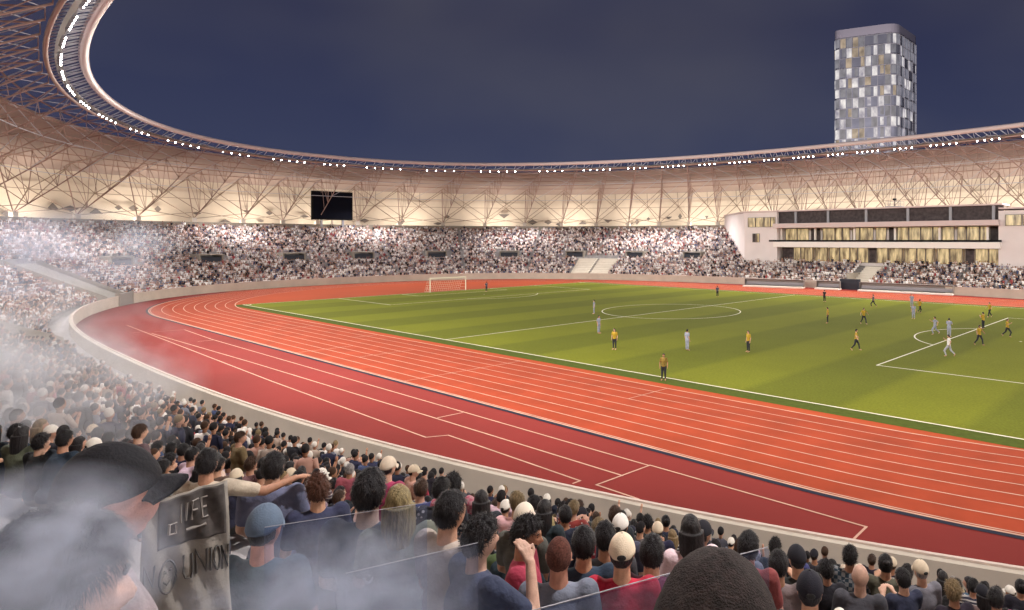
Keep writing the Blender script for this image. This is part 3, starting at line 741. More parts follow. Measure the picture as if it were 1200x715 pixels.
def head_vs(n=40, k=30, beard=False):
    """a head looking along +Y, centred on the origin"""
    vs = []
    def P(dx, dy, dz):
        x, y, z = dx*HX, dy*HY, dz*HZ
        if dz < 0:
            t = -dz; x *= 1-.26*t*t
            if dy > 0: y *= 1+.04*t
            else: y *= 1-.42*t*t; 
        if dy > 0:
            y += .024*gauss(x, z+.022, 0, .0125, .020)+.012*gauss(x, z-.000, 0, .009, .022)
            y -= .013*(gauss(x-.031, z-.012, 0, .016, .011)+gauss(x+.031, z-.012, 0, .016, .011))
            y += .006*gauss(x, z-.034, 0, .045, .010)
            y += .009*gauss(x, z+.060, 0, .022, .008)-.005*gauss(x, z+.060, 0, .03, .002)+.006*gauss(x, z+.074, 0, .02, .007)
            y += .012*gauss(x, z+.102, 0, .024, .014)-.006*gauss(x, z+.085, 0, .03, .006)
            y -= .006*gauss(abs(x)-.055, z+.04, 0, .02, .03)
        return (x, y, z)
    vs.append(P(0, 0, 1))
    for j in range(1, k):
        t = math.pi*j/k
        for i in range(n):
            a = 2*math.pi*i/n; vs.append(P(math.sin(t)*math.cos(a), math.sin(t)*math.sin(a), math.cos(t)))
    vs.append(P(0, 0, -1)); L = len(vs)-1
    fs = [(0, 1+i, 1+(i+1) % n) for i in range(n)]
    for j in range(k-2): fs += [(1+j*n+i, 1+(j+1)*n+i, 1+(j+1)*n+(i+1) % n, 1+j*n+(i+1) % n) for i in range(n)]
    fs += [(L, 1+(k-2)*n+(i+1) % n, 1+(k-2)*n+i) for i in range(n)]
    return vs, fs
def shell(fn, n=40, k=28):
    vs = []
    dirs = [(0, 0, 1)]+[(math.sin(math.pi*j/k)*math.cos(2*math.pi*i/n), math.sin(math.pi*j/k)*math.sin(2*math.pi*i/n), math.cos(math.pi*j/k)) for j in range(1, k) for i in range(n)]+[(0, 0, -1)]
    for d in dirs: vs.append(fn(*d))
    L = len(vs)-1
    fs = [(0, 1+i, 1+(i+1) % n) for i in range(n)]
    for j in range(k-2): fs += [(1+j*n+i, 1+(j+1)*n+i, 1+(j+1)*n+(i+1) % n, 1+j*n+(i+1) % n) for i in range(n)]
    fs += [(L, 1+(k-2)*n+(i+1) % n, 1+(k-2)*n+i) for i in range(n)]
    mb = MB(); mb.add(vs, fs); return mb
def sstep(a, b, x):
    t = min(max((x-a)/(b-a), 0), 1); return t*t*(3-2*t)
def hair_mb(kind, seed=0, blades=True, fine=False):
    R_ = random.Random(seed); ph = [R_.uniform(0, 6) for _ in range(12)]
    amp = {'short': .050, 'crop': .012, 'curly': .10, 'long': .03, 'bun': .02}[kind]
    thick = {'short': .10, 'crop': .035, 'curly': .17, 'long': .11, 'bun': .07}[kind]
    fq = 9 if kind != 'curly' else 15
    def fn(x, y, z):
        w = z-.78*y+.10+(.10 if abs(x) > .75 else 0)*(-1)
        if y < -.2: w = max(w, .02+.5*(z+.52))
        if kind == 'long' and y < .25 and z > -1.01: w = max(w, .3)
        h = sstep(0, .13, w)
        lump = amp*(math.sin(fq*x+ph[0]+3*z)*math.sin(fq*y+ph[1])+.6*math.sin(fq*2.1*z+ph[2]+5*x)*math.sin(fq*1.7*x+ph[3])+.45*math.sin(fq*4*x+ph[4]+3*z)*math.sin(fq*3.3*y+6*z+ph[5]))
        k = (1+thick*(.75+.35*max(z, 0))+lump)*h+.90*(1-h)
        px, py, pz = x*HX*k, y*HY*k, z*HZ*k
        if z < 0:
            px *= 1-.24*z*z
            if y < 0: py *= 1-.40*z*z
        return (px, py, pz)
    mb = shell(fn, 64, 44)
    if kind != 'crop' and blades:
        for _ in range(16000 if fine else 3200):
            z = R_.uniform(-.5, 1); a = R_.uniform(0, 2*math.pi); r_ = math.sqrt(1-z*z); x, y = r_*math.cos(a), r_*math.sin(a)
            w = z-.78*y+.10-(.10 if abs(x) > .75 else 0)
            if y < -.2: w = max(w, .02+.5*(z+.52))
            if w < .03: continue
            p = Vector(fn(x, y, z)); n = Vector((x, y*.8, z)).normalized()
            c_ = Vector((R_.gauss(0, .35)+.25, R_.gauss(0, .35)+(.5 if y > .2 else 0), -1 if z < .75 else 0)); t = (c_-n*c_.dot(n)).normalized()
            if kind == 'curly': t = (t+Vector((R_.gauss(0, .8), R_.gauss(0, .8), R_.gauss(0, .8)))).normalized()
            L_ = R_.uniform(.016, .040); sd = t.cross(n).normalized()*R_.uniform(.0009, .0017)*(.35 if fine else 1); lf = R_.uniform(.001, .010)*(.4 if fine else 1)
            q1 = p+t*L_*.55+n*lf*.9; q2 = p+t*L_-n*.004*0+n*lf*.4
            mb.add([p-sd-n*.001, p+sd-n*.001, q1+sd*.8, q1-sd*.8, q2], [(0, 1, 2, 3), (3, 2, 4)])
    if kind == 'long':
        for i in range(9):
            a = math.pi+math.pi*(i+.5)/9; x, y = .072*math.cos(a), .085*math.sin(a)-.005
            mb.tube((x, y, .0), (x*1.05, y*.9-.02, -.12), .036, 8, 0, .036); mb.tube((x*1.05, y*.9-.02, -.12), (x*1.2, y*.8-.045, -.26), .036, 8, 0, .016)
    if kind == 'bun': mb.sphere((0, -.105, .06), (.042, .036, .040), 12, 8)
    return mb
def cap_mb():
    def fn(x, y, z):
        e = z-.04+.13*(-y if y < 0 else -y*.2)
        h = sstep(-.02, .08, e)
        k = (1.15+.06*max(z, 0)+.004*math.sin(6*math.atan2(y, x)))*h+.86*(1-h)
        return (x*HX*k, y*HY*k, z*HZ*k*(1-.03*h)+.004*h)
    return shell(fn, 42, 30)
def brim_mb():
    mb = MB(); n = 12; vs = []
    for lay in (0, 1):
        for j in range(6):
            for i in range(n+1):
                t = i/n*2-1; r = j/5
                x = t*.074*(1-.10*r); y = .083*math.sqrt(max(0, 1-(t*.80)**2))+r*.078*math.sqrt(max(0.04, 1-(t*.96)**2)); z = .020-.014*t*t*1.6-.020*r*r-lay*.005
                vs.append((x, y, z))
    m = (n+1); S = 6*m; fs = []
    for lay in (0, 1):
        for j in range(5):
            for i in range(n):
                q = (lay*S+j*m+i, lay*S+j*m+i+1, lay*S+(j+1)*m+i+1, lay*S+(j+1)*m+i); fs.append(q if not lay else q[::-1])
    edge = [j*m for j in range(5)]+[5*m+i for i in range(n)]+[j*m+n for j in range(5, 0, -1)]+[i for i in range(n, 0, -1)]
    for a, b in zip(edge, edge[1:]+edge[:1]): fs.append((a, a+S, b+S, b))
    mb.add(vs, fs); return mb

# poses: joint positions; 'sit' is measured from the tread under the feet, facing +Y
def pose(kind):
    sit = kind.startswith('sit'); arm = kind.split('_')[1]; hz = .50 if sit else .93
    lean = {'fwd': .16, 'face': .10}.get(arm, .03 if sit else .0)
    J = {}
    J['pel'] = Vector((0, 0, hz)); J['che'] = Vector((0, lean*.6, hz+.34)); J['nek'] = Vector((0, lean, hz+.54)); J['hed'] = Vector((0, lean+.025, hz+.695))
    for s, k in ((-1, 'l'), (1, 'r')):
        J['sh'+k] = J['nek']+Vector((s*.175, -.005, -.045)); J['hip'+k] = J['pel']+Vector((s*.09, 0, -.02))
        if sit:
            J['kn'+k] = Vector((s*.13, .43, .50)); J['an'+k] = Vector((s*.12, .42, .09)); J['to'+k] = Vector((s*.14, .57, .04))
        else:
            J['kn'+k] = Vector((s*.10, .02, .50)); J['an'+k] = Vector((s*.11, -.01, .09)); J['to'+k] = Vector((s*.13, .16, .03))
        J['el'+k] = J['sh'+k]+Vector((s*.06, .05, -.28)); J['wr'+k] = J['el'+k]+Vector((-s*.05, .20, -.08 if sit else -.16))
        J['hd'+k] = J['wr'+k]+Vector((-s*.02, .07, -.02))
    if arm == 'down':
        for s, k in ((-1, 'l'), (1, 'r')):
            J['el'+k] = J['sh'+k]+Vector((s*.07, -.02, -.29)); J['wr'+k] = J['el'+k]+Vector((0, .06, -.25)); J['hd'+k] = J['wr'+k]+Vector((0, .02, -.08))
    if arm == 'clap':
        for s, k in ((-1, 'l'), (1, 'r')):
            J['el'+k] = J['sh'+k]+Vector((s*.08, .12, -.24)); J['wr'+k] = J['el'+k]+Vector((-s*.17, .17, .12)); J['hd'+k] = J['wr'+k]+Vector((-s*.04, .05, .07))
    if arm == 'wave':
        J['elr'] = J['shr']+Vector((.16, .06, .20)); J['wrr'] = J['elr']+Vector((.02, .08, .24)); J['hdr'] = J['wrr']+Vector((.0, .02, .08))
    if arm == 'cheer':
        for s, k in ((-1, 'l'), (1, 'r')):
            J['el'+k] = J['sh'+k]+Vector((s*.15, .06, .20)); J['wr'+k] = J['el'+k]+Vector((s*.03, .05, .25)); J['hd'+k] = J['wr'+k]+Vector((.0, .02, .08))
    if arm == 'face':
        J['elr'] = J['shr']+Vector((.07, .22, -.20)); J['wrr'] = J['elr']+Vector((-.13, .06, .23)); J['hdr'] = J['wrr']+Vector((-.05, -.01, .07))
    if arm == 'fwd' and sit:
        for s, k in ((-1, 'l'), (1, 'r')):
            J['el'+k] = J['sh'+k]+Vector((s*.06, .16, -.25)); J['wr'+k] = Vector((s*.09, .46, .57)); J['hd'+k] = J['wr'+k]+Vector((-s*.04, .06, .0))
    if arm == 'reach':
        J['elr'] = J['shr']+Vector((.24, .14, -.10)); J['wrr'] = J['elr']+Vector((.20, .16, .05)); J['hdr'] = J['wrr']+Vector((.06, .05, .0))
    if kind == 'run_a':
        J['knl'] = Vector((-.10, .30, .62)); J['anl'] = Vector((-.10, .16, .25)); J['tol'] = Vector((-.10, .30, .20))
        J['knr'] = Vector((.10, -.12, .52)); J['anr'] = Vector((.10, -.42, .26)); J['tor'] = Vector((.10, -.36, .12))
        J['elr'] = J['shr']+Vector((.08, .18, -.20)); J['wrr'] = J['elr']+Vector((-.08, .20, .12)); J['hdr'] = J['wrr']+Vector((-.02, .04, .06))
        J['ell'] = J['shl']+Vector((-.08, -.22, -.16)); J['wrl'] = J['ell']+Vector((-.04, .06, -.22)); J['hdl'] = J['wrl']+Vector((0, .03, -.07))
        for q in ('anl', 'tol', 'knl'): J[q].z -= .14
    if kind == 'run_b':
        J['knl'] = Vector((-.12, .20, .53)); J['anl'] = Vector((-.13, .26, .09)); J['tol'] = Vector((-.13, .40, .05))
        J['knr'] = Vector((.12, -.10, .50)); J['anr'] = Vector((.13, -.38, .16)); J['tor'] = Vector((.13, -.30, .03))
        for s, k in ((-1, 'l'), (1, 'r')):
            J['el'+k] = J['sh'+k]+Vector((s*.20, .02, -.18)); J['wr'+k] = J['el'+k]+Vector((s*.10, .10, -.16)); J['hd'+k] = J['wr'+k]+Vector((s*.02, .03, -.06))
    return J
def body_mb(J, turn, nod, hi=False):
    b = MB(); c = b.capsule
    b.sphere(J['pel'], (.155, .115, .13), 20, 14); b.sphere((J['pel']+J['che'])/2, (.138, .10, .18), 20, 14)
    b.sphere(J['che'], (.158, .112, .17), 20, 14); b.sphere(J['nek']+Vector((0, 0, -.07)), (.165, .078, .075), 20, 12)
    c(J['nek']+Vector((0, -.005, -.05)), .062, J['hed']+Vector((0, -.02, -.05)), .053)
    for k in 'lr':
        c(J['sh'+k], .062, J['el'+k], .043); c(J['el'+k], .042, J['wr'+k], .028)
        c(J['hip'+k], .092, J['kn'+k], .060); c(J['kn'+k], .056, J['an'+k], .036); c(J['an'+k], .040, J['to'+k], .034)
        w, h = J['wr'+k], J['hd'+k]; d = (h-w).normalized(); s = -1 if k == 'l' else 1
        side = d.cross(Vector((0, 0, 1))); side = side.normalized() if side.length > .3 else Vector((0, 1, 0))
        if abs(d.z) > .8: side = Vector((0, 1, 0))
        up = side.cross(d).normalized()
        for o in (-.022, 0, .022): c(w+d*.01+side*o*.6, .017, w+d*.075+side*o, .0145, 8)
        for q, (o, ln) in enumerate(((-.031, .062), (-.0105, .074), (.0105, .070), (.031, .054))):
            a = w+d*.08+side*o; m_ = a+d*ln*.5-up*.006; e = m_+d*ln*.42-up*.018; c(a, .0092, m_, .0088, 7); c(m_, .0088, e, .0078, 7)
        a = w+d*.025+side*.022*s; c(a, .012, a+d*.035+side*.030*s, .0105, 7); c(a+d*.035+side*.030*s, .0105, a+d*.065+side*.034*s, .009, 7)
    Mh = Matrix.Translation(J['hed']) @ Euler((-nod, 0, -turn)).to_matrix().to_4x4()
    vs, fs = head_vs(); b.add([Mh @ Vector(v) for v in vs], fs)
    for s in (-1, 1):
        for (dy, dz, r) in ((-.004, .012, .015), (-.008, .0, .013), (.002, -.016, .010)):
            p = Mh @ Vector((s*.074, dy-.004, dz)); b.sphere(p, (r*.62, r, r*1.25), 10, 8)
    return b, Mh
def shirt_mb(J, full=False):
    b = MB(); c = b.capsule
    b.sphere(J['pel']+Vector((0, 0, .02)), (.178, .138, .14), 20, 14); b.sphere((J['pel']+J['che'])/2, (.164, .126, .20), 20, 14)
    b.sphere(J['che'], (.178, .130, .175), 20, 14); b.sphere(J['nek']+Vector((0, -.004, -.068)), (.178, .088, .080), 20, 12)
    for k in 'lr':
        e = J['el'+k] if full else J['sh'+k].lerp(J['el'+k], .72)
        c(J['sh'+k], .076, e, .062)
        if full: c(J['el'+k], .056, J['wr'+k], .042)
    return b
def trouser_mb(J, short=False):
    b = MB(); c = b.capsule
    b.sphere(J['pel']+Vector((0, 0, -.04)), (.168, .128, .125), 18, 12)
    for k in 'lr':
        c(J['hip'+k], .104, J['kn'+k] if not short else J['hip'+k].lerp(J['kn'+k], .72), .075 if not short else .088)
        if not short: c(J['kn'+k], .070, J['an'+k].lerp(J['kn'+k], .12), .054)
    return b
PROTO = {}
def proto(kind, turn=0., nod=0., vox=.0125, full=False, short=False):
    key = (kind, round(turn, 2), round(nod, 2), vox, full, short)
    if key not in PROTO:
        J = pose(kind); b, Mh = body_mb(J, turn, nod)
        body = remesh(b, 'person', vox, (M['skin'],), 2)
        sk = (kind, 'shirt', full)
        if sk not in PROTO: PROTO[sk] = remesh(shirt_mb(J, full), 'shirt', .018 if vox < .01 else .024, (M['cloth'],), 5)
        tk = (kind, 'tr', short)
        if tk not in PROTO: PROTO[tk] = remesh(trouser_mb(J, short), 'trousers', .024, (M['cloth'],), 4)
        PROTO[key] = (body, PROTO[sk], PROTO[tk], Mh, J)
    return PROTO[key]
HAIR = {k: hair_mb(k, i).mesh('hair_'+k, (M['hair'],), True) for i, k in enumerate(('short', 'crop', 'curly', 'long', 'bun'))}
HAIR['long'] = remesh(hair_mb('long', 3, False), 'hair_long', .008, (M['hair'],), 2)
HAIR['fine'] = hair_mb('short', 77, True, True).mesh('hair_fine', (M['hair'],), True)
HAIR['capped'] = hair_mb('crop', 5).mesh('hair_under_cap', (M['hair'],), True)
HAIR['short'] = [hair_mb('short', 40+i).mesh('hair_short', (M['hair'],), True) for i in range(5)]
HAIR['curly'] = [hair_mb('curly', 60+i).mesh('hair_curly', (M['hair'],), True) for i in range(3)]
M['crop'] = omat('cropped hair', .9, .5, 90, .5, 380)
HAIR['crop'].materials[0] = M['crop']

CAPM = cap_mb().mesh('cap', (M['capcloth'],), True); BRIM = brim_mb().mesh('brim', (M['capcloth'],), True)
_so = MB(); _so.sphere((0, -.1050, .020), (.030, .008, .020), 14, 8); STRAP = _so.mesh('strap_opening', (M['hair'],), True)
_bt = MB(); _bt.sphere((0, 0, .137), (.009, .009, .004), 8, 6); BUTTON = _bt.mesh('button', (M['capcloth'],), True)
def child(name, me, par, col, mw=None):
    o = bpy.data.objects.new(name, me); COL.objects.link(o); o.parent = par; o.color = (*col, 1)
    if mw is not None: o.matrix_local = mw
    return o
_e = MB(); _e.sphere((0, 0, 0), .0125, 14, 10); EYE = _e.mesh('eye', (M['white_eye'],), True)
_e = MB(); _e.sphere((0, .0085, 0), (.0058, .0048, .0058), 12, 8); IRIS = _e.mesh('iris', (M['black'],), True)
_e = MB(); _e.loop_tube([(-.019, .0, -.003), (-.008, .006, .003), (.006, .008, .004), (.019, .004, -.002)], .0038, 6, closed=False); BROW = _e.mesh('eyebrow', (M['hair'],), True)
def add_face(o, Mh, hairc, beard=False):
    for s in (-1, 1):
        e = child('eye', EYE, o, (1, 1, 1), Mh @ Matrix.Translation((s*.031, .0625, .012))); child('iris', IRIS, e, (0, 0, 0))
        child('eyebrow', BROW, o, hairc, Mh @ Matrix.Translation((s*.033, .0755, .034)) @ Matrix.Rotation(-s*.30, 4, 'Z'))
    if beard:
        def fn(x, y, z):
            w = sstep(-.25, -.40, z)*sstep(-.35, -.1, y); k = .93+.115*w
            t = -z if z < 0 else 0
            px, py, pz = x*HX*k*(1-.26*t*t), y*HY*k*(1+.04*t if y > 0 else 1), z*HZ*k
            if y > 0: py += .012*gauss(px, pz+.102, 0, .024, .014)*w
            return (px, py, pz)
        child('beard', shell(fn).mesh('beard', (M['crop'],), True), o, hairc, Mh)
def make_person(loc, yaw, kind, skin, shirt, trousers, hair=('short', (.02, .018, .016)), cap=None, scale=1., pattern=None, turn=0., nod=0., vox=.0125, full=False, short=False, label=None, group=None, strap=False, lift=1.0):
    body, sh, tr_, Mh, J = proto(kind, turn, nod, vox, full, short)
    o = bpy.data.objects.new('person', body); COL.objects.link(o); o.location = loc; o.rotation_euler = (0, 0, yaw); o.scale = (scale,)*3; o.color = (*skin, 1)
    tag(o, label, 'person', group)
    sho = child('shirt', sh, o, shirt)
    if pattern: sho.material_slots[0].link = 'OBJECT'; sho.material_slots[0].material = PAT[pattern]
    child('trousers', tr_, o, trousers)
    if cap and hair and hair[0] != 'long': hair = ('capped', hair[1])
    if hair: child('hair', HAIR[hair[0]] if not isinstance(HAIR[hair[0]], list) else HAIR[hair[0]][int(abs(loc[0]*37+loc[1]*11)) % len(HAIR[hair[0]])], o, hair[1], Mh)
    if cap:
        c = child('cap', CAPM, o, cap, Mh); child('brim', BRIM, c, cap)
        if strap: child('strap_opening', STRAP, c, (.02, .02, .02)); child('button', BUTTON, c, tuple(x*.6 for x in cap))
    return o
SKINS = [(.50, .28, .18), (.42, .22, .14), (.56, .34, .24), (.34, .17, .10), (.46, .26, .18)]
DARK = (.016, .014, .016)
# yaw that looks at a ground target
def yaw_to(x, y, tx, ty): return math.atan2(ty-y, tx-x)-math.pi/2

# ------------------------------------------------------------------ players and officials on the pitch
YEL, BLK, GRY, WHT, NAV = (.34, .22, .02), (.02, .02, .025), (.26, .27, .34), (.62, .60, .60), (.03, .035, .07)
PL = [(16.1, -27.8, 'y', 'stand_down', 20, 'footballer in yellow and black, nearest of those left of the centre line'),
(8.0, -21.6, 'g', 'stand_down', 100, 'grey footballer on the halfway line just left of the black and yellow one'),
(-5.1, -9.3, 'g', 'stand_down', -40, 'distant grey footballer standing left of the centre circle'),
(27.3, -34.8, 'r', 'stand_down', 30, 'dark kitted assistant referee standing on the near touchline'),
(21.1, -24.1, 'g', 'stand_down', 170, 'grey footballer standing beyond the assistant referee, between two yellow shirts'),
(25.5, -21.4, 'y', 'stand_down', -20, 'yellow shirted footballer standing still midway between circle and near touchline'),
(-7.9, 22.1, 'd', 'stand_down', 200, 'small dark footballer above the right side of the centre circle'),
(9.7, 25.1, 'k', 'stand_clap', 180, 'person in black near the far touchline below the tribune'),
(21.8, 1.1, 'y', 'stand_down', -70, 'dark yellow and black footballer standing upright right of the centre circle'),
(25.2, 3.0, 'y', 'run_b', 60, 'yellow footballer striding with legs apart, right of the centre circle'),
(32.0, -14.7, 'y', 'run_b', 110, 'yellow footballer running with legs wide, left of the penalty box corner'),
(18.4, 22.4, 'd', 'run_a', -80, 'grey footballer jogging close to the far touchline'),
(22.5, 25.9, 'g', 'stand_down', 10, 'pale grey footballer farthest away by the long team bench'),
(26.0, 18.8, 'y', 'run_a', 150, 'bright yellow footballer running in front of the long bench'),
(27.7, 11.6, 'g', 'stand_down', 0, 'pale grey footballer standing below the bright yellow runner'),
(33.9, -.2, 'g', 'run_a', -60, 'grey footballer running at the penalty arc'),
(38.9, -12.6, 'w', 'run_a', -90, 'white and grey footballer running inside the penalty box, nearest us'),
(35.5, -1.1, 'g', 'stand_clap', 180, 'grey footballer on the penalty box line with raised hands'),
(39.2, -4.9, 'y', 'run_b', 70, 'yellow and black footballer striding inside the penalty box'),
(36.5, 7.1, 'y', 'stand_clap', -110, 'yellow footballer standing on the penalty box line'),
(34.1, 19.5, 'y', 'run_b', -40, 'yellow footballer lunging at the far corner of the penalty box'),
(39.8, 2.6, 'y', 'run_a', 80, 'yellow footballer at the right edge of the picture inside the box'),
(-46.1, 3.8, 'd', 'stand_clap', -90, 'dark goalkeeper standing in front of the left goal')]
KIT = {'y': (YEL, BLK), 'g': (GRY, GRY), 'w': (WHT, (.3, .3, .33)), 'd': ((.07, .07, .10), BLK), 'k': (BLK, BLK), 'r': ((.16, .11, .02), BLK)}
for i, (x, y, kt, ks, yw, lab) in enumerate(PL):
    zoff = .012
    if ks == 'run_a': zoff = .012-.05
    make_person((x, y, zoff), rad(yw)+math.pi, ks, SKINS[i % 5], KIT[kt][0], KIT[kt][1], ('short', DARK), short=False, scale=1.04, label=lab, group='players and officials on the pitch')

# ------------------------------------------------------------------ the people close to the camera
HERO = []
def hero(u, v, dist, rel, kind, skin, shirt, label, hair=('short', DARK), cap=None, vox=.007, scale=None, yoff=0, **k):
    """a person whose head is seen at that place in the picture, standing or sitting on the tread below"""
    d3 = np.array([*(F2+R2*(u-U0)/FPX), (V0-v)/FPX])
    hp = np.array([CX, CY, CZ])+d3*dist
    face = math.atan2(d3[1], d3[0])-rad(rel)         # rel 0 looks away from us, + turns to the right of the picture
    dd, arc = bdist(hp[0], hp[1]); i = int(round((dd-ROW0)/DR)); i = min(max(i, 0), NROW-1); fl = tread(i)[1]
    h = hp[2]-fl
    kind = ('stand_' if h > 1.36 else 'sit_')+kind.split('_')[1]
    body, sh, tr_, Mh, J = proto(kind, k.get('turn', 0.), k.get('nod', 0.), vox, k.get('full', False), False)
    sc = scale or min(max(h/J['hed'].z, .86), 1.12)
    yaw = face-math.pi/2
    off = Vector((J['hed'].x, J['hed'].y, 0))*sc; off.rotate(Euler((0, 0, yaw)))
    z = hp[2]-J['hed'].z*sc
    print('hero %s h=%.2f scale=%.2f float=%.2f row=%d' % (label[:30], h, sc, z-fl, i))
    o = make_person((hp[0]-off.x, hp[1]-off.y, z), yaw, kind, skin, shirt, k.pop('trousers', (.03, .035, .06)), hair, cap, sc, vox=vox, label=label, **k)
    HERO.append((hp[0], hp[1]))
    if 40 < abs(rel): add_face(o, Mh, hair[1], beard='maroon' in label)
    return o, Mh, J
S = SKINS
h1 = hero(838, 770, .80, 4, 'stand_down', (.16, .085, .055), (.03, .03, .035), 'large close-cropped dark head at the bottom, right of the red shirt', ('crop', (.024, .017, .016)), vox=.006, nod=.15, scale=1.04)
h2 = hero(128, 585, 1.46, 82, 'stand_down', (.50, .22, .15), (.22, .18, .19), 'man in a large black cap with its peak pointing right, at the left', ('short', (.10, .035, .02)), (.004, .004, .007), vox=.006, nod=-.12)
h3 = hero(52, 700, .93, 74, 'stand_down', (.55, .33, .25), (.05, .07, .10), 'dark-haired man in profile in the bottom left corner, wrapped in smoke', ('fine', (.02, .022, .03)), vox=.005, nod=.22)
hero(243, 543, 5.2, 25, 'sit_reach', S[1], (.42, .36, .28), 'person in a beige T-shirt with one arm stretched right, beyond the black cap')
hero(320, 548, 5.6, 15, 'sit_hands', S[2], (.11, .12, .19), 'person in a blue-grey T-shirt with pale arms, right of the beige shirt')
hero(310, 620, 3.2, 28, 'sit_hands', (.50, .24, .18), (.04, .07, .09), 'man in a faded blue cap and dark teal shirt beside the cloth banner', cap=(.10, .14, .20))
h7 = hero(433, 577, 4.3, 22, 'sit_hands', (.50, .33, .24), (.035, .05, .085), 'broad-backed person in a navy jersey with a pale crest, behind smoke', scale=1.2)
hero(467, 590, 4.2, 0, 'sit_hands', S[2], (.12, .13, .10), 'person with long dark blond hair next to the navy jersey', ('long', (.20, .155, .07)))
hero(528, 600, 3.9, 48, 'sit_hands', S[0], (.34, .29, .25), 'dark-haired man in a beige-grey shirt looking right, left of the blue shirt')
hero(563, 632, 3.2, 62, 'sit_face', (.50, .31, .23), (.035, .045, .085), 'curly dark-haired man in blue raising a hand towards his face', ('curly', DARK), nod=.1)
hero(617, 627, 4.0, 100, 'sit_hands', (.40, .20, .12), (.30, .03, .06), 'man in a maroon shirt facing right, between the blue and grey shirts', ('curly', DARK), nod=.2)
hero(655, 652, 3.7, 4, 'sit_hands', (.46, .22, .15), (.15, .17, .22), 'man with short reddish-brown hair in a plain grey-blue T-shirt', ('crop', (.10, .035, .025)))
hero(729, 649, 3.8, 2, 'sit_hands', S[0], (.36, .012, .035), 'person in a bright red shirt and cream cap with a strap opening', cap=(.74, .62, .46), strap=True)
hero(684, 638, 4.5, 0, 'sit_hands', S[0], (.02, .035, .06), 'dark-haired person in a navy shirt directly behind the grey T-shirt man')
hero(709, 630, 5.3, -6, 'sit_hands', S[1], (.06, .06, .07), 'person in charcoal with black hair, left of the cream cap')
hero(764, 648, 4.4, 8, 'sit_hands', S[2], (.10, .02, .045), 'dark-haired person in a plum shirt, right of the bright red shirt')
hero(877, 641, 4.7, 12, 'sit_hands', (.52, .26, .20), (.22, .05, .05), 'black-haired person with a flushed neck just right of the big dark head')
hero(912, 662, 5.2, 0, 'sit_hands', S[0], (.13, .10, .10), 'dark-haired person in a taupe shirt, left of the black cap')
hero(949, 693, 4.0, -3, 'sit_hands', S[0], (.02, .035, .05), 'person in a black cap and dark teal shirt at the bottom right', cap=(.012, .012, .02), strap=True)
hero(727, 617, 6.6, 14, 'sit_hands', S[0], (.05, .05, .08), 'person in a smaller white cap straight above the cream cap', cap=(.78, .74, .68), strap=True)
hero(614, 607, 5.2, 30, 'sit_hands', S[1], (.08, .08, .07), 'person in a white cap behind the maroon shirt', cap=(.72, .64, .52))
hero(1008, 676, 6.9, 0, 'sit_hands', (.44, .27, .2), (.05, .05, .06), 'bald older person among dark jackets at the bottom right', hair=None)
hero(455, 548, 8.0, 40, 'sit_hands', S[2], (.30, .04, .10), 'person in a pink top and pale sun cap above the navy jersey', cap=(.62, .52, .40))
hero(372, 574, 5.4, -8, 'sit_hands', S[0], (.03, .035, .075), 'brown-haired person in a dark blue top between the blue-grey T-shirt and navy jersey', ('curly', (.09, .035, .02)))
# crest on the navy jersey
def px3(u, v, dist): return Vector((CX, CY, CZ))+Vector((*(F2+R2*(u-U0)/FPX), (V0-v)/FPX))*dist

cr_ = empty('jersey_crest'); bpy.data.objects.remove(cr_)
def on_back(par, J, mb, name, m, z=0, y=-.135, x=0):
    o = mb.build(name, m, par, loc=(x, J['che'].y+y, J['che'].z+z)); return o
b = MB(); b.loop_tube([(.032*math.cos(t), 0, .050*math.sin(t)*(1-.25*math.sin(t))) for t in np.linspace(0, 2*math.pi, 25)[:-1]], .006, 5)
b.loop_tube([(-.012, 0, .03), (.012, 0, .012), (-.012, 0, -.006), (.010, 0, -.03)], .005, 5, closed=False)
on_back(h7[0], h7[2], b, 'crest', M['line'], .02, -.142, .06)

# hand-lettered cloth banner hanging over the rail in front of the beige shirt
bn = empty('cloth_banner', label='beige hand-lettered cloth banner hanging beside the faded blue cap', cat='banner')
M['banner'] = mat('banner cloth', (.25, .23, .20), .9, noise=.22, nscale=9, bump=.5, bscale=14)
M['banner_dark'] = mat('banner printed panel', (.085, .075, .07), .9, noise=.6, nscale=26)
M['ink'] = mat('banner ink', (.07, .065, .06), .9); M['chalk'] = mat('banner pale paint', (.30, .275, .25), .9, noise=.3, nscale=40)
BD = 2.35
cnr = [px3(166, 640, BD), px3(268, 612, BD+.22), px3(272, 724, BD+.22), px3(160, 752, BD)]
def bq(u, v, o=0.):                      # u right, v down, 0..1; o toward the camera
    p = cnr[0].lerp(cnr[1], u).lerp(cnr[3].lerp(cnr[2], u), v)
    nrm = (cnr[1]-cnr[0]).cross(cnr[3]-cnr[0]).normalized()
    if nrm.dot(Vector((CX, CY, CZ))-p) < 0: nrm = -nrm
    return p+nrm*(o+.008*math.sin(u*9+v*3)+.006*math.sin(u*21-v*7))
def sheet(name, u0, u1, v0, v1, m, o0, o1):
    b = MB(); n, k = 24, 20; vs = []
    for lay in (o0, o1):
        for j in range(k+1):
            for i in range(n+1): vs.append(bq(u0+(u1-u0)*i/n, v0+(v1-v0)*j/k, lay))
    m_ = n+1; S_ = m_*(k+1); fs = []
    for l_ in (0, 1):
        for j in range(k):
            for i in range(n):
                q = (l_*S_+j*m_+i, l_*S_+j*m_+i+1, l_*S_+(j+1)*m_+i+1, l_*S_+(j+1)*m_+i); fs.append(q if l_ else q[::-1])
    e = [i for i in range(n)]+[j*m_+n for j in range(k)]+[k*m_+i for i in range(n, 0, -1)]+[j*m_ for j in range(k, 0, -1)]
    for a, c_ in zip(e, e[1:]+e[:1]): fs.append((a, c_, c_+S_, a+S_))
    b.add(vs, fs); return b.build(name, m, bn, smooth=True)
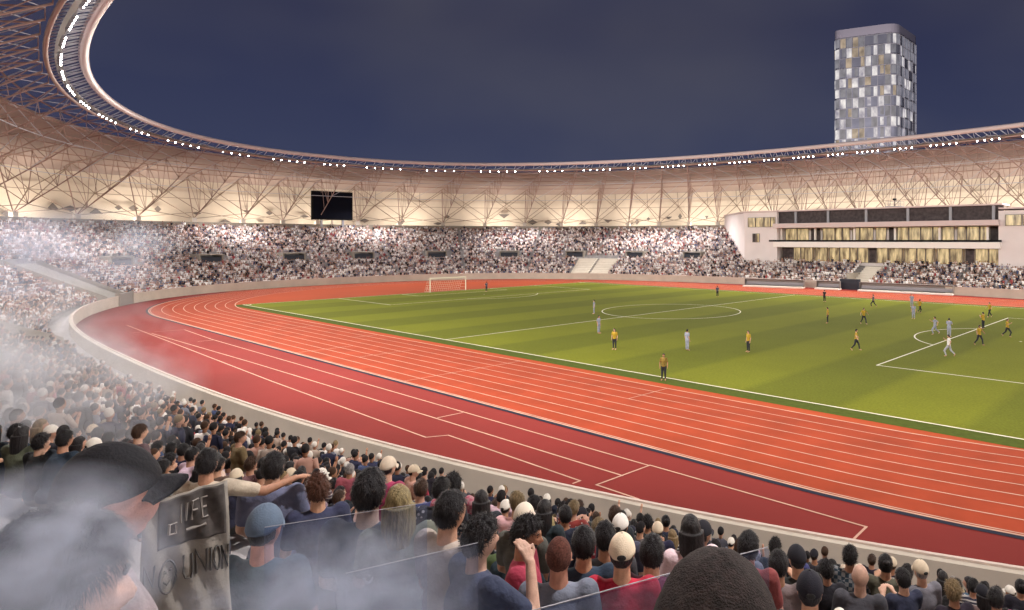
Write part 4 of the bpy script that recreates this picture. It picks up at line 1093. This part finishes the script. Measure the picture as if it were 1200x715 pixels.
sheet('cloth', 0, 1, -.44, 1, M['banner'], -.004, 0.)
sheet('printed_panel', .16, .95, -.42, .09, M['banner_dark'], .001, .003)
def stroke(mb, pts, r=.004):
    mb.loop_tube([bq(u, v, .004) for u, v in pts], r, 4, closed=False)
GLY = {'N': [[(0, 1), (0, 0), (1, 1), (1, 0)]], 'U': [[(0, 0), (0, .75), (.25, 1), (.75, 1), (1, .75), (1, 0)]], 'I': [[(.5, 0), (.5, 1)]], 'T': [[(0, 0), (1, 0)], [(.5, 0), (.5, 1)]],
       'O': [[(.5+.5*math.sin(t), .5-.5*math.cos(t)) for t in np.linspace(0, 2*math.pi, 13)]], 'F': [[(0, 1), (0, 0), (1, 0)], [(0, .5), (.8, .5)]], 'E': [[(1, 1), (0, 1), (0, 0), (1, 0)], [(0, .5), (.8, .5)]]}
b = MB(); 
for ch, x, w_ in (('N', .03, .10), ('U', .46, .10), ('N', .60, .11), ('I', .73, .05), ('O', .79, .09), ('N', .90, .08)):
    b = MB()
    for st in GLY[ch]: stroke(b, [(x+w_*a, .22+.24*c_+.03*math.sin(7*x)) for a, c_ in st], .0042)
    b.build('letter', M['ink'], bn)
b = MB(); stroke(b, [(.29+.10*math.sin(t), .40-.17*math.cos(t)) for t in np.linspace(0, 2*math.pi, 25)], .004)
stroke(b, [(.25, .34), (.265, .345)], .006); stroke(b, [(.32, .33), (.335, .335)], .006); stroke(b, [(.24, .44), (.28, .48), (.33, .45)], .003)
b.build('smiling_circle', M['ink'], bn)
b = MB()
for ch, x, w_ in (('I', .40, .05), ('I', .47, .05), ('F', .56, .08), ('E', .68, .07)):
    for st in GLY[ch]: stroke(b, [(x+w_*a, -.33+.20*c_) for a, c_ in st], .004)
stroke(b, [(.50, -.03), (.72, -.06)], .006); stroke(b, [(.28, -.05), (.28, -.16), (.36, -.16), (.36, -.05), (.28, -.05)], .005)
b.build('pale_lettering', M['chalk'], bn)

# thin handrails of the aisle barrier and its glass
def gmat():
    m = bpy.data.materials.new('barrier glass'); m.use_nodes = True; nt = m.node_tree; nt.nodes.clear()
    o = nt.nodes.new('ShaderNodeOutputMaterial'); t = nt.nodes.new('ShaderNodeBsdfTransparent'); t.inputs[0].default_value = (.80, .84, .93, 1)
    g_ = nt.nodes.new('ShaderNodeBsdfGlossy'); g_.inputs['Roughness'].default_value = .08; g_.inputs[0].default_value = (.7, .75, .9, 1); mx = nt.nodes.new('ShaderNodeMixShader'); mx.inputs[0].default_value = .07
    nt.links.new(t.outputs[0], mx.inputs[1]); nt.links.new(g_.outputs[0], mx.inputs[2]); nt.links.new(mx.outputs[0], o.inputs[0]); return m
M['glass'] = gmat()
def barrier(pa, da, pb, db, lab, posts=3):
    A, B = px3(*pa, da), px3(*pb, db)
    e = empty('glass_barrier', label=lab, cat='barrier', group='glass barriers with thin rails in the near stand')
    b = MB(); b.tube(A, B, .0017, 6); b.build('top_rail', M['steel_grey'], e)
    b = MB(); n = (B-A).cross(Vector((0, 0, 1))).normalized()*.005; dn = Vector((0, 0, -.85)); lo = Vector((0, 0, -.006))
    vs = [A+lo-n, B+lo-n, B+dn-n, A+dn-n, A+lo+n, B+lo+n, B+dn+n, A+dn+n]
    b.add(vs, [(0, 1, 2, 3), (7, 6, 5, 4), (0, 4, 5, 1), (1, 5, 6, 2), (2, 6, 7, 3), (3, 7, 4, 0)]); b.build('glass_panel', M['glass'], e)
barrier((600, 722), 1.55, (900, 641), 2.0, 'glass barrier whose thin rail crosses in front of the bright red shirt')
barrier((405, 672), 2.45, (560, 636), 2.75, 'glass barrier whose thin rail crosses the navy jersey and beige-grey shirt', 2)
barrier((310, 618), 3.0, (500, 589), 3.6, 'farthest glass barrier rail, passing above the shoulders of the navy jersey', 2)

# ------------------------------------------------------------------ spectators in every row
seats = []
for i in range(NROW-1):
    d, z = tread(i)
    Q = BP+BN*d; ln = np.r_[0, np.cumsum(np.linalg.norm(np.roll(Q, -1, 0)-Q, axis=1))]
    nseat = int(ln[-1]/.43)
    at = (np.arange(nseat)+rng.uniform(-.12, .12, nseat))*ln[-1]/nseat
    idx = np.interp(at, ln, np.arange(NP_+1)); arc = idx*LEN/NP_
    k0 = np.clip(idx.astype(int), 0, NP_-1); px = np.interp(at, ln, np.r_[Q[:, 0], Q[0, 0]]); py = np.interp(at, ln, np.r_[Q[:, 1], Q[0, 1]])
    keep = rng.random(nseat) > .03
    keep &= ((arc-1.0) % 13.75 > .55) | (i < 2)
    for g0, g1, i0, i1 in GAPS: keep &= ~((arc > g0) & (arc < g1) & (i >= i0) & (i <= i1))
    if i >= 9: keep &= ~((arc > VIPA0) & (arc < 143.4+.67*(d-9.8))) | ((i <= 10) & (px > -18.3) & (px < 25) & (arc > VIPA0))
    for a in VOM: 
        if 10 <= i <= 14: keep &= ~(np.abs(arc-a) < 2.75)
    keep &= ~((arc > 40) & (arc < VIPA0-14) & (px > 62))
    for s_ in np.nonzero(keep)[0]: seats.append((px[s_], py[s_], z, i, arc[s_], BN[k0[s_]][0], BN[k0[s_]][1]))
seats = np.array(seats)
u, v, zz = project(seats[:, 0], seats[:, 1], seats[:, 2]+1.2)
near = np.hypot(seats[:, 0]-CX, seats[:, 1]-CY)
ok = (zz > .5) & (u > -170) & (u < 1370) & (v < 830)
ok &= ~((near < 3.0))
for hx, hy in HERO: ok &= np.hypot(seats[:, 0]-hx, seats[:, 1]-hy) > .50
# keep clear the sight line between the camera and the people built one by one
ok &= ~((near < 4.2) & (u > 150) & (u < 1000))
ok &= ~((near < 10.0) & (u < 300)) & ~((near < 10.5) & (u < 470)) & ~((near < 6.6) & (u < 560)) & ~((near < 7.2) & (u > 1000)) & ~((near < 5.2))
seats = seats[ok]; u = u[ok]; v = v[ok]; zz = zz[ok]; near = near[ok]
inframe = (u > -10) & (u < 1215) & (v < 735)
order = np.argsort(np.where(inframe, near, 1e6))
NIND = 300-len(HERO)
ind = order[:NIND]; restm = np.ones(len(seats), bool); restm[ind] = False
SHIRTS = [((.020, .025, .045), 'navy', 20), ((.016, .016, .02), 'black', 22), ((.06, .06, .07), 'charcoal', 10), ((.16, .17, .20), 'grey', 7), ((.60, .56, .52), 'white', 10),
          ((.34, .27, .20), 'beige', 7), ((.26, .03, .04), 'dark red', 5), ((.05, .08, .16), 'blue', 6), ((.14, .09, .07), 'brown', 5), ((.30, .10, .14), 'pink', 3), ((.10, .10, .06), 'olive', 4)]
HAIRC = [((.014, .012, .013), 'black hair', 62), ((.055, .028, .016), 'brown hair', 18), ((.20, .14, .07), 'fair hair', 6), ((.30, .28, .27), 'grey hair', 5)]
CAPC = [((.74, .70, .62), 'white cap', 9), ((.62, .52, .38), 'cream cap', 4), ((.014, .014, .02), 'black cap', 4)]
def wpick(R, L): return R.choices(L, [q[2] for q in L])[0]
R_ = random.Random(21)
KINDS_S = ['sit_hands', 'sit_hands', 'sit_fwd', 'sit_clap', 'sit_wave']; KINDS_T = ['stand_down', 'stand_hands', 'stand_clap', 'stand_cheer']
info = []
for n_ in ind:
    x, y, z, i, arc, nx, ny = seats[n_]
    st = R_.random() < (.62 if near[n_] < 9 and u[n_] > 480 else .35 if near[n_] > 15 or u[n_] > 480 else .05)
    kd = R_.choices(KINDS_T, [5, 3, 2, .12])[0] if st else R_.choices(KINDS_S, [4, 3, 2, 2, .15])[0]
    sh = wpick(R_, SHIRTS); hc = wpick(R_, HAIRC); cp_ = wpick(R_, CAPC) if R_.random() < .20 else None
    ht = R_.choices(['short', 'crop', 'curly', 'long', 'bun'], [10, 4, 3, 4, 1])[0]
    info.append(dict(n=n_, x=x, y=y, z=z, row=int(i), u=u[n_], kd=kd, sh=sh, hc=hc, cap=cp_, ht=ht, nx=nx, ny=ny))
for q in info: q['pat'] = R_.choice(['striped', 'checked', 'printed', 'printed']) if R_.random() < .28 else None
rows = {}
for q in info: rows.setdefault(q['row'], []).append(q)
ORD = ['zeroth', 'first', 'second', 'third', 'fourth', 'fifth', 'sixth', 'seventh', 'eighth', 'ninth', 'tenth', 'eleventh', 'twelfth', 'thirteenth', 'fourteenth', 'fifteenth', 'sixteenth', 'seventeenth', 'eighteenth', 'nineteenth', 'twentieth', 'twenty-first', 'twenty-second', 'twenty-third', 'twenty-fourth', 'twenty-fifth', 'twenty-sixth', 'twenty-seventh', 'twenty-eighth', 'twenty-ninth', 'thirtieth', 'thirty-first', 'thirty-second', 'thirty-third', 'thirty-fourth', 'thirty-fifth', 'thirty-sixth', 'thirty-seventh', 'thirty-eighth', 'thirty-ninth', 'fortieth']
TURNS = [0, .45, -.45]
ACT = {'hands': '', 'down': '', 'fwd': 'leaning ', 'clap': 'clapping ', 'wave': 'waving ', 'cheer': 'cheering '}
for r, L_ in rows.items():
    L_.sort(key=lambda q: -q['u'])
    for k, q in enumerate(L_):
        tn = TURNS[R_.choices([0, 1, 2], [6, 2, 2])[0]] if q['kd'] in ('sit_hands', 'stand_down', 'stand_hands') else 0
        what = q['cap'][1] if q['cap'] else q['hc'][1]
        rowt = 'front row' if r == 0 else ORD[r+1]+' row'
        lab = '%sspectator in ' % ACT[q['kd'].split('_')[1]]+('%s ' % q['pat'] if q['pat'] else '')+'%s with %s, %s up, %s from right' % (q['sh'][1], what, rowt, ORD[min(k+1, 40)])
        yaw = yaw_to(q['x'], q['y'], R_.uniform(-15, 40), R_.uniform(-25, 10))+R_.uniform(-.3, .3)
        make_person((q['x'], q['y'], q['z']), yaw, q['kd'], R_.choice(SKINS), tuple(c_*R_.uniform(.75, 1.25) for c_ in q['sh'][0]), R_.choice([(.02, .025, .05), (.03, .03, .03), (.10, .09, .08)]),
                    (q['ht'], q['hc'][0]), q['cap'][0] if q['cap'] else None, R_.uniform(.86, 1.0), pattern=q['pat'], turn=tn, vox=.0125, label=lab, group='spectators in the near stand', strap=R_.random() < .5)
print('individuals', len(info)+len(HERO), 'max per row', max(len(q) for q in rows.values()))

# the thousands beyond: one object
def lod(kind, level):
    """vertices, faces, colour slot per vertex: 0 skin 1 shirt 2 hair 3 trousers"""
    J = pose(kind); mb = MB(); slot = []
    def grab(c):
        while len(slot) < len(mb.v): slot.append(c)
    n, k = ((10, 7), (6, 4), (5, 3))[level]
    mb.sphere(J['hed'], (.078, .098, .12), n, k)
    mb.tube(J['nek'], J['hed'], .05, 5 if level < 2 else 3); grab(0)
    mb.sphere(J['hed']+Vector((0, -.022, .032)), (.085, .098, .112), n, k); grab(2)
    def loft(rings, m):
        b0 = len(mb.v)
        for c, rx, ry in rings: mb.v += [tuple(c+Vector((rx*math.cos(2*math.pi*i/m), ry*math.sin(2*math.pi*i/m), 0))) for i in range(m)]
        R__ = len(rings)
        for j in range(R__-1):
            for i in range(m): mb.f.append((b0+j*m+i, b0+j*m+(i+1) % m, b0+(j+1)*m+(i+1) % m, b0+(j+1)*m+i)); mb.m.append(0)
        mb.f.append(tuple(b0+(R__-1)*m+i for i in range(m))); mb.m.append(0)
    m = (10, 6, 5)[level]; up = Vector((0, 0, 1))
    if level < 2: loft([(J['pel']-up*.05, .16, .13), (J['pel']+up*.16, .145, .115), (J['che'], .175, .125), (J['nek']-up*.08, .20, .10), (J['nek']-up*.01, .09, .07)], m)
    else: loft([(J['pel']-up*.05, .17, .13), (J['che'], .18, .13), (J['nek']-up*.06, .20, .09)], m)
    for q in 'lr': mb.tube(J['sh'+q], J['el'+q], .066, 5 if level < 2 else 3, 0, .05)
    grab(1)
    for q in 'lr':
        mb.tube(J['el'+q], J['wr'+q], .042, 4 if level < 2 else 3, 0, .03)
        if level == 0: mb.tube(J['wr'+q], J['hd'+q].lerp(J['wr'+q], -.3), .034, 5, 0, .03)
    grab(0)
    if level < 2:
        for q in 'lr':
            mb.tube(J['hip'+q], J['kn'+q], .095, 5, 0, .065)
            if level == 0 or not kind.startswith('sit'): mb.tube(J['kn'+q], J['an'+q], .062, 4, 0, .045)
    grab(3)
    fs = []
    for f_ in mb.f:
        for t in range(1, len(f_)-1): fs.append((f_[0], f_[t], f_[t+1]))
    return np.array(mb.v, np.float32), np.array(fs, np.int32), np.array(slot)
cs = seats[restm]; cn_ = near[restm]
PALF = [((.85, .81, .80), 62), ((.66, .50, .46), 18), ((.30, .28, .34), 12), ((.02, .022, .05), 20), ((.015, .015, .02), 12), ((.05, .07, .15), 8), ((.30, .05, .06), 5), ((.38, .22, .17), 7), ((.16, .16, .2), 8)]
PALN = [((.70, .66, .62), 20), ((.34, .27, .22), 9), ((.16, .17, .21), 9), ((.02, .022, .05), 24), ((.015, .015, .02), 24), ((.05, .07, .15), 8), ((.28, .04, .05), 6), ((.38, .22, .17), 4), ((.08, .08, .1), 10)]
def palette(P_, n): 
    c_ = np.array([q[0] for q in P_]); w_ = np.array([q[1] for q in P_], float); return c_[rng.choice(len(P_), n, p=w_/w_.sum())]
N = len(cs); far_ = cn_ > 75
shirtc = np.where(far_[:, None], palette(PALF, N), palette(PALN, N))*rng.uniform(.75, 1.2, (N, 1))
hairc = palette([((.014, .012, .013), 60), ((.05, .026, .015), 20), ((.18, .13, .07), 6), ((.68, .64, .58), 14)], N)
skinc = np.array(SKINS)[rng.integers(0, 5, N)]; trc = palette([((.02, .025, .05), 5), ((.03, .03, .03), 3), ((.2, .18, .16), 2), ((.45, .42, .42), 3)], N)
kinds = ['sit_hands', 'sit_fwd', 'sit_clap', 'sit_wave', 'stand_down', 'stand_clap', 'stand_cheer']
kp = np.array([32, 20, 14, 2, 22, 9, 1.])
kid = rng.choice(len(kinds), N, p=kp/kp.sum())
lev = np.where(cn_ < 38, 0, np.where(cn_ < 100, 1, 2))
yaws = np.arctan2(-cs[:, 1]-10, 10-cs[:, 0])-math.pi/2+rng.uniform(-.45, .45, N)
scl = np.where(cn_ < 60, rng.uniform(.86, 1.0, N), rng.uniform(.92, 1.08, N))
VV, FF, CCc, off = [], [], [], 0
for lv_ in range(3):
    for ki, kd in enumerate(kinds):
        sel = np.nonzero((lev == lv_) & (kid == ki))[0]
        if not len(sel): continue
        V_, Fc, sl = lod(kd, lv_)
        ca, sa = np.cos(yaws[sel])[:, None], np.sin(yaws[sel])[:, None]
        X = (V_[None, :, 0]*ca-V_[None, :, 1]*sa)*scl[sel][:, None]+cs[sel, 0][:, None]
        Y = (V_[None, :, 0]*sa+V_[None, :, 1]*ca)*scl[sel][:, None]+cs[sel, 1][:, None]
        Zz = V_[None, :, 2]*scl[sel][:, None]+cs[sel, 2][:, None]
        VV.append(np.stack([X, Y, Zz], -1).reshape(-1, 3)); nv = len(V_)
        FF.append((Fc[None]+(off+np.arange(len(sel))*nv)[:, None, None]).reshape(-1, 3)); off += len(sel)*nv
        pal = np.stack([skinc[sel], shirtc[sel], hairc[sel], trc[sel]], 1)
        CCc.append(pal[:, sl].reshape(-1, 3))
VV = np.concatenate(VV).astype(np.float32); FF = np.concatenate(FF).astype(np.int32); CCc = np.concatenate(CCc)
me = bpy.data.meshes.new('crowd'); me.vertices.add(len(VV)); me.vertices.foreach_set('co', VV.ravel())
me.loops.add(len(FF)*3); me.loops.foreach_set('vertex_index', FF.ravel()); me.polygons.add(len(FF))
me.polygons.foreach_set('loop_start', np.arange(len(FF), dtype=np.int32)*3); me.polygons.foreach_set('loop_total', np.full(len(FF), 3, np.int32))
me.update()
at_ = me.attributes.new('Col', 'FLOAT_COLOR', 'POINT'); at_.data.foreach_set('color', np.c_[CCc, np.ones(len(CCc))].astype(np.float32).ravel())
cm = bpy.data.materials.new('crowd clothes'); cm.use_nodes = True; nt = cm.node_tree; b_ = nt.nodes['Principled BSDF']; b_.inputs['Roughness'].default_value = .8; b_.inputs['Specular IOR Level'].default_value = .25
an = nt.nodes.new('ShaderNodeAttribute'); an.attribute_name = 'Col'; nt.links.new(an.outputs['Color'], b_.inputs['Base Color'])
me.materials.append(cm); me.polygons.foreach_set('use_smooth', [True]*len(me.polygons))
co_ = bpy.data.objects.new('crowd', me); COL.objects.link(co_)
tag(co_, 'dense crowd of spectators filling the far, end and left stands', 'crowd', kind='stuff')
print('crowd', N, 'faces', len(FF))

# ------------------------------------------------------------------ smoke drifting over the near left stand
def smoke(name, loc, size, dens, lab, seed, nscale=2.2, col=(.74, .81, .97), lo=.41, hi=.66):
    b = MB(); b.sphere((0, 0, 0), 1, 24, 16); o = b.build(name, (), None, loc=loc); o.scale = size
    m = bpy.data.materials.new('smoke'); m.use_nodes = True; nt = m.node_tree; nt.nodes.clear()
    out_ = nt.nodes.new('ShaderNodeOutputMaterial'); pv = nt.nodes.new('ShaderNodeVolumePrincipled'); pv.inputs['Color'].default_value = (*col, 1); pv.inputs['Anisotropy'].default_value = .1
    t = nt.nodes.new('ShaderNodeTexCoord'); gr_ = nt.nodes.new('ShaderNodeTexGradient'); gr_.gradient_type = 'SPHERICAL'; nt.links.new(t.outputs['Object'], gr_.inputs[0])
    mp = nt.nodes.new('ShaderNodeMapping'); mp.inputs['Location'].default_value = (seed*3.7, seed*1.3, seed); nt.links.new(t.outputs['Object'], mp.inputs[0])
    n_ = nt.nodes.new('ShaderNodeTexNoise'); n_.inputs['Scale'].default_value = nscale; n_.inputs['Detail'].default_value = 3; n_.inputs['Distortion'].default_value = .4; nt.links.new(mp.outputs[0], n_.inputs['Vector'])
    r = nt.nodes.new('ShaderNodeMapRange'); r.inputs[1].default_value = lo; r.inputs[2].default_value = hi; r.inputs[3].default_value = .02; r.inputs[4].default_value = 1.; nt.links.new(n_.outputs['Fac'], r.inputs[0])
    m1 = nt.nodes.new('ShaderNodeMath'); m1.operation = 'MULTIPLY'; nt.links.new(gr_.outputs['Fac'], m1.inputs[0]); nt.links.new(r.outputs[0], m1.inputs[1])
    m2 = nt.nodes.new('ShaderNodeMath'); m2.operation = 'MULTIPLY'; m2.inputs[1].default_value = dens; nt.links.new(m1.outputs[0], m2.inputs[0]); nt.links.new(m2.outputs[0], pv.inputs['Density'])
    nt.links.new(pv.outputs[0], out_.inputs['Volume']); o.data.materials.append(m)
    tag(o, lab, 'smoke', kind='stuff'); return o
smoke('smoke', px3(-10, 470, 11), (3.1, 3.1, 2.2), 1.35, 'thick pale smoke cloud over the left rows of the near stand', 1, nscale=2.8, col=(.90, .93, .99), lo=.44, hi=.62)
smoke('smoke', px3(30, 668, .84), (.18, .18, .13), 23.0, 'grey smoke wrapping the profile man in the bottom left corner', 2, nscale=2.6, lo=.38, hi=.7)
smoke('smoke', px3(390, 712, 2.1), (.50, .50, .25), 3.8, 'bluish smoke in front of the navy jersey at the bottom', 3, nscale=2.8, col=(.72, .80, .98), lo=.40, hi=.64)
smoke('smoke', px3(40, 300, 62), (13, 13, 5.5), .12, 'thin smoke haze drifting before the end stand at far left', 4)
